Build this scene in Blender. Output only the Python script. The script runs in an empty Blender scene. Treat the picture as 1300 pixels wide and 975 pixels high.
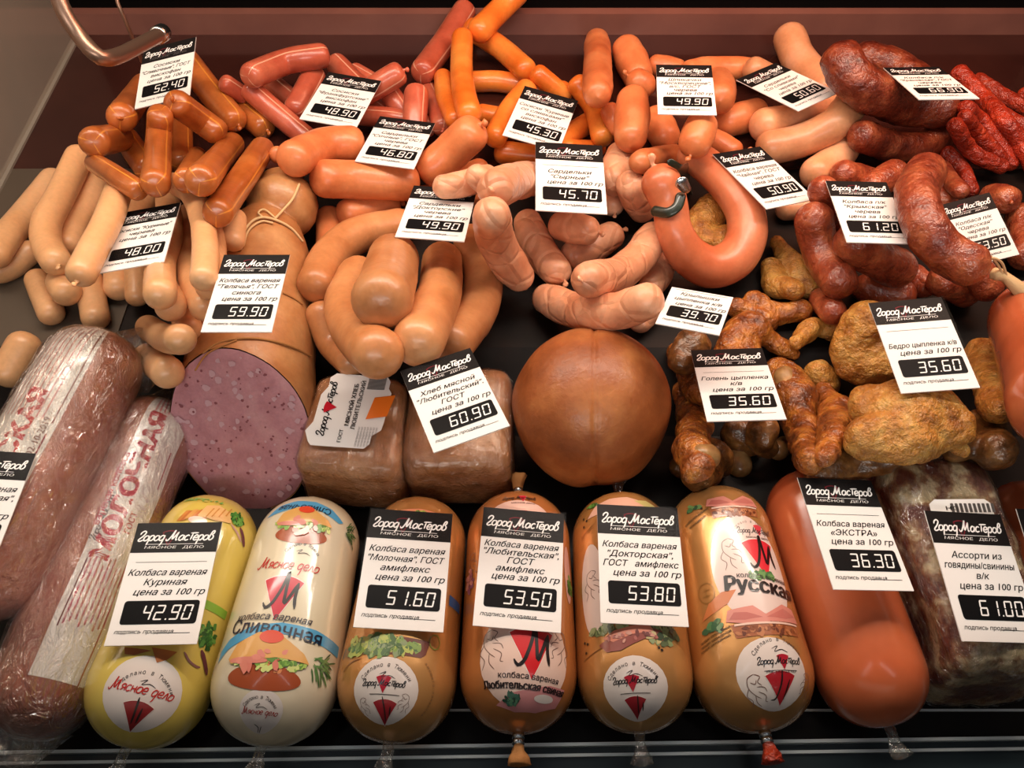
import bpy, bmesh, math, random
import numpy as np
from mathutils import Vector, noise

# ---------------------------------------------------------------- camera, world, lights, exposure
F = 1011.0; CX, CY = 650.0, 487.5
PITCH = math.radians(56); CAMZ = 0.566
scn = bpy.context.scene
COL = scn.collection
cam_d = bpy.data.cameras.new('camera'); cam = bpy.data.objects.new('camera', cam_d); COL.objects.link(cam)
cam.location = (0, 0, CAMZ); cam.rotation_euler = (math.radians(90) - PITCH, 0, 0)
cam_d.sensor_width = 36; cam_d.lens = 36 * F / 1300; cam_d.clip_start = 0.01; cam_d.clip_end = 20
scn.camera = cam
w = bpy.data.worlds.new('world'); scn.world = w; w.use_nodes = True
w.node_tree.nodes['Background'].inputs[0].default_value = (0.62, 0.68, 0.8, 1)
w.node_tree.nodes['Background'].inputs[1].default_value = 0.05

def area(name, loc, target, size, power, color):
    l = bpy.data.lights.new(name, 'AREA'); l.shape = 'RECTANGLE'; l.size, l.size_y = size
    l.energy = power; l.color = color
    o = bpy.data.objects.new(name, l); COL.objects.link(o); o.location = loc
    o.rotation_euler = (Vector(target) - Vector(loc)).to_track_quat('-Z', 'Y').to_euler()
    return o
area('case_lamp_front', (0.0, 0.53, 0.62), (0.0, 0.25, 0), (1.15, 0.035), 4.2, (1.0, 0.90, 0.78))
area('case_lamp_middle', (0.04, 0.62, 0.56), (0.04, 0.50, 0), (1.1, 0.03), 2.6, (1.0, 0.72, 0.50))
area('case_lamp_rear_red', (0.15, 0.80, 0.45), (0.08, 0.62, 0.05), (1.0, 0.04), 2.2, (1.0, 0.36, 0.20))
area('shop_light_front', (0.0, -1.0, 1.28), (0, 0.3, 0), (1.3, 0.22), 10.0, (1.0, 0.95, 0.88))
area('shop_light_left', (-0.50, -0.10, 1.5), (-0.1, 0.3, 0), (0.05, 0.9), 0.6, (0.95, 0.97, 1.0))
area('shop_light_right', (0.55, -0.10, 1.5), (0.1, 0.3, 0), (0.05, 0.9), 0.6, (0.95, 0.97, 1.0))
scn.view_settings.view_transform = 'Standard'; scn.view_settings.look = 'None'
scn.view_settings.exposure = 0.0; scn.view_settings.gamma = 1.0; scn.view_settings.use_curve_mapping = False

# ---------------------------------------------------------------- picture-to-place helpers
FWD = np.array([0, math.cos(PITCH), -math.sin(PITCH)]); UPV = np.array([0, math.sin(PITCH), math.cos(PITCH)])
CAM = np.array([0, 0, CAMZ])
def ray(px, py):                       # direction whose forward component is 1
    return np.array([(px - CX) / F, 0, 0]) + UPV * (-(py - CY) / F) + FWD
def at(px, py, z):
    D = ray(px, py); return CAM + D * ((z - CAMZ) / D[2])
def proj(p):
    q = np.asarray(p) - CAM; d = q @ FWD; return CX + q[0] / d * F, CY - (q @ UPV) / d * F
Y0, YSTEP, ZDECK = 0.33, 0.40, 0.028; YW, XL = 0.86, -0.50
def floor_z(y): return ZDECK * min(max((y - Y0) / (YSTEP - Y0), 0), 1)
OBS_C = np.zeros((0, 3)); OBS_R = np.zeros(0)
def add_obs(C, R):
    global OBS_C, OBS_R
    C = np.atleast_2d(np.asarray(C, float)); R = np.broadcast_to(np.asarray(R, float), (len(C),))
    OBS_C = np.vstack([OBS_C, C - CAM]); OBS_R = np.concatenate([OBS_R, R])
def bound(px, py, rpx, tolf=0.16, rw=None):      # farthest depth at which a ball on this sight line clears everything below it
    D = ray(px, py)
    def rad(d): return rw if rw is not None else rpx * d / F
    r = rad(0.62)
    for _ in range(3):
        d = (CAMZ - r) / -D[2]
        for _k in range(4): d = (CAMZ - floor_z((CAM + D * d)[1]) - r) / -D[2]
        if D[1] > 0: d = min(d, (YW - r) / D[1])
        if D[0] < 0: d = min(d, (XL + r) / D[0])
        if len(OBS_R):
            tol = tolf * np.minimum(r, OBS_R); RR = OBS_R + r - tol
            a = D @ D; b = OBS_C @ D; c = (OBS_C ** 2).sum(1) - RR ** 2
            disc = b * b - a * c; m = disc > 0
            if m.any(): d = min(d, ((b[m] - np.sqrt(disc[m])) / a).min())
        r = rad(d)
    return d
def catmull(P, n):
    P = np.asarray(P, float)
    if len(P) == 2: return P[0] + (P[1] - P[0]) * np.linspace(0, 1, n)[:, None]
    Q = np.vstack([2 * P[0] - P[1], P, 2 * P[-1] - P[-2]])
    seg = np.linalg.norm(np.diff(P[:, :2], axis=0), axis=1) + 1e-9; cum = np.concatenate([[0], np.cumsum(seg)])
    out = []
    for s in np.linspace(0, cum[-1], n):
        i = min(max(np.searchsorted(cum, s) - 1, 0), len(P) - 2); t = (s - cum[i]) / seg[i]
        a, b, c, d = Q[i], Q[i + 1], Q[i + 2], Q[i + 3]
        out.append(0.5 * ((2 * b) + (c - a) * t + (2 * a - 5 * b + 4 * c - d) * t * t + (3 * b - a - 3 * c + d) * t ** 3))
    return np.array(out)
def rest(P, flex=0.35, tolf=0.16, add=True):
    """P: rows (px, py, rpx) of an object's centre line; returns 3D centre line and radii, resting on what lies beneath."""
    P = np.asarray(P, float)
    L = np.linalg.norm(np.diff(P[:, :2], axis=0), axis=1).sum()
    n = int(max(4, min(26, L / (P[:, 2].mean() * 0.45))))
    S = catmull(P, n)
    b = np.array([bound(x, y, r, tolf) for x, y, r in S]); s = np.linspace(0, 1, n)
    best = None
    for i in range(n):
        for j in range(i + 1, n):
            k = (b[j] - b[i]) / (s[j] - s[i]); line = b[i] + k * (s - s[i])
            if (line <= b + 1e-6).all():
                v = line.mean()
                if best is None or v > best[0]: best = (v, line)
    line = best[1] if best else np.full(n, b.min())
    sm = b.copy()
    for _ in range(3): sm = np.minimum(sm, np.convolve(np.pad(sm, 1, mode='edge'), [.25, .5, .25], 'valid'))
    d = line * (1 - flex) + sm * flex
    for _ in range(4): d = np.convolve(np.pad(d, 1, mode='reflect', reflect_type='odd'), [.25, .5, .25], 'valid')
    C = np.array([CAM + ray(x, y) * dd for (x, y, r), dd in zip(S, d)])
    R = S[:, 2] * d / F
    R = R * 0.35 + R.mean() * (S[:, 2] / S[:, 2].mean()) * 0.65
    if add: add_obs(C, R)
    return C, R

# ---------------------------------------------------------------- materials
def srgb(h):
    h = h.lstrip('#'); c = [int(h[i:i + 2], 16) / 255 for i in (0, 2, 4)]
    return tuple(((x / 12.92) if x <= 0.04045 else ((x + 0.055) / 1.055) ** 2.4) for x in c) + (1,)
MATS = {}
def new_mat(name):
    m = bpy.data.materials.new(name); m.use_nodes = True; MATS[name] = m
    nt = m.node_tree; return m, nt, nt.nodes['Principled BSDF']
def coords(nt):
    tc = nt.nodes.new('ShaderNodeTexCoord'); oi = nt.nodes.new('ShaderNodeObjectInfo')
    ml = nt.nodes.new('ShaderNodeMath'); ml.operation = 'MULTIPLY'; ml.inputs[1].default_value = 7.3
    nt.links.new(oi.outputs['Random'], ml.inputs[0])
    ad = nt.nodes.new('ShaderNodeVectorMath'); ad.operation = 'ADD'
    nt.links.new(tc.outputs['Object'], ad.inputs[0]); nt.links.new(ml.outputs[0], ad.inputs[1])
    return ad.outputs[0], oi.outputs['Random'], tc
def tex(nt, vec, scale, detail=3, rough=.55, kind='ShaderNodeTexNoise', dist=0):
    t = nt.nodes.new(kind); t.inputs['Scale'].default_value = scale
    if kind == 'ShaderNodeTexNoise':
        t.inputs['Detail'].default_value = detail; t.inputs['Roughness'].default_value = rough; t.inputs['Distortion'].default_value = dist
    nt.links.new(vec, t.inputs['Vector']); return t
def ramp(nt, fac, stops):
    r = nt.nodes.new('ShaderNodeValToRGB'); el = r.color_ramp.elements
    while len(el) < len(stops): el.new(0.5)
    for e, (p, c) in zip(el, stops): e.position = p; e.color = c if len(c) == 4 else tuple(c) + (1,)
    nt.links.new(fac, r.inputs[0]); return r.outputs[0]
def mix(nt, fac, a, b, mode='MIX'):
    m = nt.nodes.new('ShaderNodeMix'); m.data_type = 'RGBA'; m.blend_type = mode
    for s, v in ((m.inputs[0], fac), (m.inputs[6], a), (m.inputs[7], b)):
        if isinstance(v, (int, float)): s.default_value = v
        elif isinstance(v, tuple): s.default_value = v
        else: nt.links.new(v, s)
    return m.outputs[2]
def bump(nt, h, strength, dist, prev=None):
    b = nt.nodes.new('ShaderNodeBump'); b.inputs['Strength'].default_value = strength; b.inputs['Distance'].default_value = dist
    nt.links.new(h, b.inputs['Height'])
    if prev is not None: nt.links.new(prev, b.inputs['Normal'])
    return b.outputs[0]
def meat(name, dark, mid, light, rough=.3, scale=40, fine=260, bumps=((220, .25, .0006),), stripes=None, coat=.25, spec=.5, fleck=None, wrinkle=None, vary=.25, fr=(.93, 1.04), stops=(.3, .5, .7)):
    m, nt, p = new_mat(name); vec, rnd, tc = coords(nt)
    n1 = tex(nt, vec, scale, 4); n2 = tex(nt, vec, fine, 2)
    c = ramp(nt, n1.outputs[0], [(stops[0], srgb(dark)), (stops[1], srgb(mid)), (stops[2], srgb(light))])
    g = ramp(nt, n2.outputs[0], [(.3, (fr[0],) * 3), (.7, (fr[1],) * 3)])
    c = mix(nt, 1.0, c, g, 'MULTIPLY')
    hv = nt.nodes.new('ShaderNodeHueSaturation'); mr = nt.nodes.new('ShaderNodeMapRange')
    nt.links.new(rnd, mr.inputs[0]); mr.inputs[3].default_value = 1 - vary * .6; mr.inputs[4].default_value = 1 + vary * .4
    nt.links.new(mr.outputs[0], hv.inputs['Value']); nt.links.new(c, hv.inputs['Color']); c = hv.outputs[0]
    if fleck:
        v = tex(nt, vec, fleck[1], kind='ShaderNodeTexVoronoi')
        f = ramp(nt, v.outputs['Distance'], [(fleck[2], (1, 1, 1)), (fleck[2] + .06, (0, 0, 0))])
        c = mix(nt, f, c, srgb(fleck[0]))
    if stripes:
        col, pos, wd = stripes
        sx = nt.nodes.new('ShaderNodeSeparateXYZ'); nt.links.new(tc.outputs['UV'], sx.inputs[0])
        acc = None
        for q in pos:
            s = nt.nodes.new('ShaderNodeMath'); s.operation = 'SUBTRACT'; s.inputs[1].default_value = q; nt.links.new(sx.outputs[0], s.inputs[0])
            a = nt.nodes.new('ShaderNodeMath'); a.operation = 'ABSOLUTE'; nt.links.new(s.outputs[0], a.inputs[0])
            l = nt.nodes.new('ShaderNodeMath'); l.operation = 'LESS_THAN'; l.inputs[1].default_value = wd; nt.links.new(a.outputs[0], l.inputs[0])
            if acc is None: acc = l.outputs[0]
            else:
                mx = nt.nodes.new('ShaderNodeMath'); mx.operation = 'MAXIMUM'; nt.links.new(acc, mx.inputs[0]); nt.links.new(l.outputs[0], mx.inputs[1]); acc = mx.outputs[0]
        ml = nt.nodes.new('ShaderNodeMath'); ml.operation = 'MULTIPLY'; ml.inputs[1].default_value = .65; nt.links.new(acc, ml.inputs[0])
        c = mix(nt, ml.outputs[0], c, srgb(col))
    nt.links.new(c, p.inputs['Base Color'])
    nrm = None
    for s, st, ds in bumps:
        t = tex(nt, vec, s, 3, .6, dist=.4); nrm = bump(nt, t.outputs[0], st, ds, nrm)
    if wrinkle:
        wv = tex(nt, vec, wrinkle[0], kind='ShaderNodeTexVoronoi'); wv.feature = 'DISTANCE_TO_EDGE'
        rr = ramp(nt, wv.outputs['Distance'], [(0, (0, 0, 0)), (.12, (1, 1, 1))]); nrm = bump(nt, rr, wrinkle[1], wrinkle[2], nrm)
    nt.links.new(nrm, p.inputs['Normal']); nt.links.new(nrm, p.inputs['Coat Normal'])
    p.inputs['Roughness'].default_value = rough; p.inputs['Coat Weight'].default_value = coat; p.inputs['Coat Roughness'].default_value = .16
    p.inputs['Specular IOR Level'].default_value = spec
    p.inputs['Subsurface Weight'].default_value = .12; p.inputs['Subsurface Radius'].default_value = (1, .35, .15); p.inputs['Subsurface Scale'].default_value = .004
    return m
def plain(name, col, rough=.5, metal=0, coat=0, bumps=None, mott=None, emit=None, spec=.5):
    m, nt, p = new_mat(name)
    p.inputs['Base Color'].default_value = srgb(col); p.inputs['Roughness'].default_value = rough; p.inputs['Metallic'].default_value = metal
    p.inputs['Coat Weight'].default_value = coat; p.inputs['Coat Roughness'].default_value = .08; p.inputs['Specular IOR Level'].default_value = spec
    vec, rnd, tc = coords(nt)
    if mott:
        n = tex(nt, vec, mott[1], 4); c = ramp(nt, n.outputs[0], [(.3, srgb(col)), (.7, srgb(mott[0]))]); nt.links.new(c, p.inputs['Base Color'])
    if bumps:
        t = tex(nt, vec, bumps[0], 3); nt.links.new(bump(nt, t.outputs[0], bumps[1], bumps[2]), p.inputs['Normal'])
    return m
STP = (.40, .72, .08)
meat('pale_casing', '#dd9f6c', '#e5ac79', '#ebb788', rough=.38, scale=14, bumps=((300, .12, .0003), (50, .15, .001)), coat=.12)
meat('orange_brown_casing', '#a4521f', '#b8632c', '#c87338', rough=.3, scale=35, stripes=('#f0a040', STP, .010), coat=.35)
meat('pink_red_casing', '#b4523a', '#c66046', '#d27254', rough=.3, scale=35, stripes=('#f4c0a0', STP, .010), coat=.35)
meat('bright_orange_casing', '#dd6a20', '#ee8030', '#f49a44', rough=.33, scale=22, coat=.25)
meat('coral_casing', '#c8683a', '#dc7f4c', '#e8935e', rough=.38, scale=28, bumps=((160, .25, .0006), (45, .3, .0015)), coat=.15)
meat('tan_casing', '#b97545', '#cd8a58', '#d99a68', rough=.36, scale=24, bumps=((120, .2, .0006), (45, .35, .0018)), coat=.18)
meat('blush_casing', '#d58c66', '#e6a37c', '#efb691', rough=.42, scale=30, bumps=((140, .3, .0006),), wrinkle=(40, .4, .0022), coat=.1)
meat('peach_casing', '#d08a5e', '#e29e70', '#eeb088', rough=.36, scale=26, bumps=((50, .25, .0015), (260, .15, .0004)), coat=.15)
meat('ring_casing', '#c9653c', '#d8774e', '#e58c62', rough=.35, scale=20, bumps=((300, .15, .0004),), coat=.2)
meat('smoked_casing', '#742a18', '#9e482c', '#c06a42', rough=.32, scale=60, bumps=((80, .7, .0035), (240, .6, .002)), coat=.4, fleck=None, fr=(.78, 1.12))
meat('dark_smoked_casing', '#561d12', '#82351f', '#aa5a38', rough=.34, scale=60, bumps=((90, .7, .0035), (260, .6, .002)), coat=.35, fleck=None, fr=(.78, 1.12))
meat('red_stick_casing', '#8a2412', '#a83018', '#c44424', rough=.38, scale=60, bumps=((140, 1, .005),), coat=.2, fr=(.78, 1.12))
meat('bologna_casing', '#ba5a34', '#c8663e', '#d2724a', rough=.22, scale=10, fine=60, bumps=((500, .05, .0002),), coat=.6)
meat('loaf_casing', '#a96a3c', '#c08350', '#d09a66', rough=.4, scale=30, bumps=((60, .4, .0015), (300, .3, .0005)), coat=.2)
meat('smoked_ham_rind', '#7a3e1a', '#975329', '#b4713e', rough=.45, scale=26, bumps=((260, .4, .0007), (50, .35, .002)), coat=.12)
meat('wrapped_pink_meat', '#8e4c3a', '#a35e48', '#b37056', rough=.35, scale=22, coat=.3)
meat('sliced_meat', '#bb7c84', '#c98a92', '#d39a9e', rough=.5, scale=60, fine=500, fleck=None, coat=.1)
meat('golden_chicken_skin', '#9a5a20', '#c8873a', '#e0ac5c', rough=.36, scale=70, bumps=((380, 1, .002), (130, .9, .003)), coat=.3, fr=(.78, 1.12))
meat('brown_chicken_skin', '#5a2a12', '#98531f', '#cc8438', rough=.34, scale=75, bumps=((190, 1, .003), (70, .8, .004)), coat=.4, fr=(.78, 1.12))
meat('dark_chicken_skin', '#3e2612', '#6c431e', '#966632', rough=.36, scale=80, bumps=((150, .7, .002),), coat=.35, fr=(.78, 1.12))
meat('bone_cartilage', '#5e4022', '#866036', '#ac8858', rough=.35, scale=60, coat=.3)
meat('marbled_meat', stops=(.4, .5, .57), dark='#6a3428', mid='#a07652', light='#d8c298', rough=.3, scale=55, bumps=((120, .5, .0015),), coat=.4, fr=(.78, 1.12))
meat('glossy_loaf_meat', '#a0683c', '#bc8254', '#d09c70', rough=.32, scale=34, bumps=((70, .4, .002),), coat=.35)
plain('card_white', '#f0edea', .7, spec=.15)
plain('header_black', '#1b1818', .6, spec=.12)
plain('display_black', '#0c0c0e', .6, spec=.12)
plain('ink_white', '#f6f4f2', .7, spec=.1); plain('ink_black', '#1a1617', .7, spec=.1); plain('ink_grey', '#6f6a68', .7, spec=.1); plain('ink_red', '#c01a2c', .7, spec=.1); plain('ink_darkred', '#70222c', .7, spec=.1)
plain('deck_black', '#0c0908', .5, mott=('#180f0d', 30), bumps=(90, .15, .001), spec=.2)
plain('steel_brown', '#4c4238', .42, metal=.1, mott=('#5c5044', 6), bumps=(12, .05, .002))
plain('steel_grey', '#a0968a', .16, metal=.35, coat=.6, mott=('#aca294', 5), bumps=(5, .06, .01))
plain('rear_dark', '#2e1512', .22, mott=('#40201a', 9), coat=.5)
plain('rear_ledge_metal', '#8a5a50', .34, metal=.3, mott=('#a06a5c', 14), bumps=(60, .1, .001))
plain('rear_black', '#040303', .8, spec=.1)
plain('rail_chrome', '#e6eeee', .3, metal=.3); plain('rail_dark', '#1d2a2e', .3, coat=.4)
plain('tube_metal', '#9a7a68', .32, metal=.8)
plain('clip_metal', '#c8ccce', .25, metal=1); plain('twine', '#d6b483', .8, bumps=(900, .5, .0006)); plain('twine_dark', '#a8713c', .8, bumps=(900, .5, .0006))
plain('orange_sticker', '#f47a1c', .5); plain('paper_label', '#e2dbd2', .45, coat=.3, mott=('#d5cdc6', 40)); plain('green_wrap', '#14170f', .35, coat=.5, mott=('#2c3424', 120))
plain('yellow_casing', '#ddc155', .25, coat=.7, mott=('#e6cf72', 12)); plain('cream_casing', '#ddcfae', .25, coat=.7, mott=('#e5d9bf', 12))
plain('gold_casing', '#c98a4a', .27, metal=.45, coat=.6, mott=('#d8a365', 10)); plain('copper_casing', '#c47a42', .27, metal=.35, coat=.6, mott=('#cf8a50', 10))
def ink_attr():
    m, nt, p = new_mat('printed_ink'); a = nt.nodes.new('ShaderNodeAttribute'); a.attribute_name = 'ink'
    nt.links.new(a.outputs['Color'], p.inputs['Base Color']); p.inputs['Roughness'].default_value = .3; p.inputs['Coat Weight'].default_value = .6; p.inputs['Coat Roughness'].default_value = .1
ink_attr()
def film(name, base, wr, tint=(1, 1, 1, 1), amt=.35, bd=.004, rg=.12, det=4):
    m, nt, p = new_mat(name); nt.nodes.remove(p); vec, rnd, tc = coords(nt)
    mp = nt.nodes.new('ShaderNodeMapping'); mp.inputs['Scale'].default_value = (1, .45, 1); nt.links.new(vec, mp.inputs[0])
    t = tex(nt, mp.outputs[0], wr, det, .6, dist=1.2 if det else 0); b = bump(nt, t.outputs[0], 1.0, bd)
    g = nt.nodes.new('ShaderNodeBsdfGlossy'); g.inputs['Roughness'].default_value = rg; nt.links.new(b, g.inputs['Normal'])
    tr = nt.nodes.new('ShaderNodeBsdfTransparent'); tr.inputs[0].default_value = tint
    fr = nt.nodes.new('ShaderNodeFresnel'); fr.inputs[0].default_value = 1.5; nt.links.new(b, fr.inputs['Normal'])
    mm = nt.nodes.new('ShaderNodeMath'); mm.operation = 'MULTIPLY_ADD'; mm.inputs[1].default_value = amt * 3; mm.inputs[2].default_value = base; nt.links.new(fr.outputs[0], mm.inputs[0]); mm.use_clamp = True
    mn = nt.nodes.new('ShaderNodeMath'); mn.operation = 'MINIMUM'; mn.inputs[1].default_value = .5; nt.links.new(mm.outputs[0], mn.inputs[0]); mm = mn
    ms = nt.nodes.new('ShaderNodeMixShader'); nt.links.new(mm.outputs[0], ms.inputs[0]); nt.links.new(tr.outputs[0], ms.inputs[1]); nt.links.new(g.outputs[0], ms.inputs[2])
    nt.links.new(ms.outputs[0], nt.nodes['Material Output'].inputs[0])
film('clear_film', .03, 130, amt=.6, bd=.007, rg=.08); film('sleeve_plastic', .0, 12, amt=.02, bd=.0008, rg=.17, det=0); film('side_glass', .10, 2, tint=(.8, .8, .78, 1), amt=.4)

# ---------------------------------------------------------------- object helpers
def mesh_obj(name, V, Fc, mat, parent=None, smooth=True, uv=None, origin=None, cols=None):
    me = bpy.data.meshes.new(name)
    V = np.asarray(V, float)
    if origin is None: origin = np.zeros(3) if parent is not None else V.mean(0)
    me.from_pydata((V - origin).tolist(), [], Fc)
    if uv is not None:
        l = me.uv_layers.new(name='uv'); vi = np.zeros(len(me.loops), int); me.loops.foreach_get('vertex_index', vi)
        l.data.foreach_set('uv', np.asarray(uv, float)[vi].ravel())
    if cols is not None:
        a = me.color_attributes.new('ink', 'FLOAT_COLOR', 'POINT'); a.data.foreach_set('color', np.asarray(cols, float).ravel())
    if smooth: me.polygons.foreach_set('use_smooth', [True] * len(me.polygons))
    me.materials.append(MATS[mat] if isinstance(mat, str) else mat); me.update()
    o = bpy.data.objects.new(name, me); COL.objects.link(o)
    if parent is not None: o.parent = parent; o.location = Vector(origin)
    else: o.location = Vector(origin)
    return o
def tag(o, label=None, cat=None, group=None, kind=None):
    if label: o['label'] = label
    if cat: o['category'] = cat
    if group: o['group'] = group
    if kind: o['kind'] = kind
    return o
def empty(name, loc):
    o = bpy.data.objects.new(name, None); COL.objects.link(o); o.location = Vector(loc); o.empty_display_size = .01; return o
def child(parent, name, V, Fc, mat, **k):          # V in world coordinates
    V = np.asarray(V, float) - np.array(parent.location); c = V.mean(0)
    return mesh_obj(name, V, Fc, mat, parent=parent, origin=c, **k)
def tube(C, R, seg=22, cap=.95, lump=0, lumpf=60, seed=0, capn=6, sharp=2.0, facing=None, flat=1.0, pinch=0.0):
    C = np.asarray(C, float); R = np.asarray(R, float)
    T = np.gradient(C, axis=0); T /= np.linalg.norm(T, axis=1)[:, None]
    ts = 1 - np.cos(np.linspace(0, math.pi / 2, capn + 1))[::-1]      # 0..1 density near tips
    a0 = np.linspace(0, 1, capn + 1)[1:]
    def caps(c, t, r):
        out = []
        for a in a0:
            x = math.sin(a * math.pi / 2); rr = (1 - x ** sharp) ** (1 / sharp) if x < 1 else 0
            if pinch and x > .93: x = x + pinch * (x - .93) / .07
            out.append((c + t * r * cap * x, max(rr, .0) * r))
        return out
    st = caps(C[0], -T[0], R[0])[::-1]; en = caps(C[-1], T[-1], R[-1])
    PC = np.array([p for p, _ in st] + list(C) + [p for p, _ in en]); PR = np.array([r for _, r in st] + list(R) + [r for _, r in en])
    PT = np.vstack([np.repeat(T[:1], len(st), 0), T, np.repeat(T[-1:], len(en), 0)])
    f = facing if facing is not None else (CAM - C.mean(0))
    V = []; UV = []; n = len(PC); rng = seed * 13.7
    N0 = None
    for i in range(n):
        t = PT[i]; ref = f if N0 is None else N0
        nn = ref - t * (ref @ t); nn /= np.linalg.norm(nn); N0 = nn; bb = np.cross(t, nn)
        for k in range(seg + 1):
            a = 2 * math.pi * k / seg - math.pi
            d = nn * math.cos(a) * flat + bb * math.sin(a); r = PR[i]
            if lump and r > 0:
                q = PC[i] + d * R.mean(); r *= 1 + lump * noise.noise(Vector(q * lumpf + rng)) + lump * .5 * noise.noise(Vector(q * lumpf * 2.3 + rng))
            V.append(PC[i] + d * r); UV.append((k / seg, i / (n - 1)))
    Fc = []; w_ = seg + 1
    for i in range(n - 1):
        for k in range(seg):
            Fc.append((i * w_ + k, i * w_ + k + 1, (i + 1) * w_ + k + 1, (i + 1) * w_ + k))
    return np.array(V), Fc, UV
def resample(C, R, n):
    s = np.linspace(0, 1, len(C)); t = np.linspace(0, 1, n)
    # smooth
    M = catmull(np.column_stack([C, R]), n) if len(C) > 2 else np.column_stack([np.interp(t, s, C[:, k]) for k in range(3)] + [np.interp(t, s, R)])
    return M[:, :3], M[:, 3]
def box(x0, x1, y0, y1, z0, z1):
    V = [(x, y, z) for z in (z0, z1) for y in (y0, y1) for x in (x0, x1)]
    return V, [(0, 2, 3, 1), (4, 5, 7, 6), (0, 1, 5, 4), (2, 6, 7, 3), (0, 4, 6, 2), (1, 3, 7, 5)]
def pipe(parent, name, P, r, mat, seg=8, n=None):
    P = np.asarray(P, float); P = catmull(P, n or max(8, len(P) * 5)); V, Fc, UV = tube(P, np.full(len(P), r), seg=seg, capn=2)
    return child(parent, name, V, Fc, mat) if parent is not None else mesh_obj(name, V, Fc, mat)

# ---------------------------------------------------------------- the setting
XR = 0.62
def struct(name, V, Fc, mat, smooth=False): return tag(mesh_obj(name, V, Fc, mat, smooth=smooth), kind='structure')
yf = 0.078
_p = [(yf, 0), (Y0, 0), (YSTEP, ZDECK), (YW, ZDECK), (YW, -.03), (yf, -.03)]
struct('floor', [(x, y, z) for x in (XL, XR) for y, z in _p], [tuple(range(6)), tuple(range(11, 5, -1))] + [(i, i + 6, (i + 1) % 6 + 6, (i + 1) % 6) for i in range(6)], 'deck_black')
struct('wall_back', *box(XL - .03, XR + .03, YW, YW + .03, -.02, .60), 'rear_black')
struct('wall_right', *box(XR, XR + .02, yf, YW, -.02, .45), 'steel_brown')
struct('wall_left', *box(XL - .02, XL, yf, YW, -.02, .60), 'steel_grey')

struct('floor_lit_side', *box(XL, -.335, YSTEP, .62, ZDECK - .001, ZDECK + .0015), 'steel_brown')  # added sheet: light falling on the floor's left side, painted as brown
struct('floor_dim_rear', *box(XL, XR, .62, YW - .012, ZDECK - .001, ZDECK + .0015), 'rear_dark')  # added sheet: dim rear floor with its red haze, put into the colour
struct('front_shade_panel', *box(XL, XR, .02, .045, -.05, .19), 'rail_dark')  # unseen case front, added and sized to shade the front ends of the rolls
rot_r = math.radians(0.75)
def strip(name, y0, y1, z0, z1, mat, rot=0.0, x0=XL - .1, x1=XR + .1):
    V, Fc = box(x0, x1, y0, y1, z0, z1); V = np.array(V)
    V[:, 1] += V[:, 0] * math.tan(rot); return struct(name, V, Fc, mat)
strip('trim_front_lip', .1165, .1180, -.002, .0015, 'rail_chrome')
strip('trim_front_rail_inner', .0925, .0945, -.02, .014, 'rail_chrome', rot_r)
strip('trim_front_rail_gap', .0880, .0925, -.02, .010, 'rail_dark', rot_r)
strip('trim_front_rail_outer', .0862, .0880, -.02, .014, 'rail_chrome', rot_r)
strip('trim_front_rail_body', .040, .0862, -.02, .012, 'rail_dark', rot_r)
V, Fc = box(XL, XR, YW - .012, YW, ZDECK, .055); struct('baseboard_back', V, Fc, 'rear_ledge_metal')
struct('trim_left_ledge', *box(XL, XL + .004, yf, YW, ZDECK, ZDECK + .004), 'steel_grey')
# bent metal bar hanging at the top left corner
barz = [(at(60, -60, .27)), (at(78, 8, .245)), (at(98, 42, .23)), (at(120, 68, .22)), (at(134, 74, .215)), (at(152, 70, .205)), (at(180, 56, .19)), (at(206, 42, .175))]
barV, barF, _ = tube(resample(np.array(barz), np.full(len(barz), .0065), 40)[0], np.full(40, .0058), seg=16, capn=3)
bar = mesh_obj('support_bar', barV, barF, 'tube_metal'); tag(bar, 'bent brushed metal bar hanging in the top left corner of the case', 'bar')
endc = np.array([at(200, 45, .178), at(207, 41, .174)]); V, Fc, _ = tube(endc, [.0072, .0072], seg=16, capn=2, cap=.2); child(bar, 'end_cap', V, Fc, 'clip_metal')
V, Fc, _ = tube(np.array([at(140, -30, .16), at(150, 5, .15), at(165, 40, .12), at(180, 78, .088)]), np.full(4, .0018), seg=8, capn=2)
tag(mesh_obj('thin_rod', V, Fc, 'tube_metal'), 'thin metal rod running down behind the bent bar to the 52.40 tag', 'rod')

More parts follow.
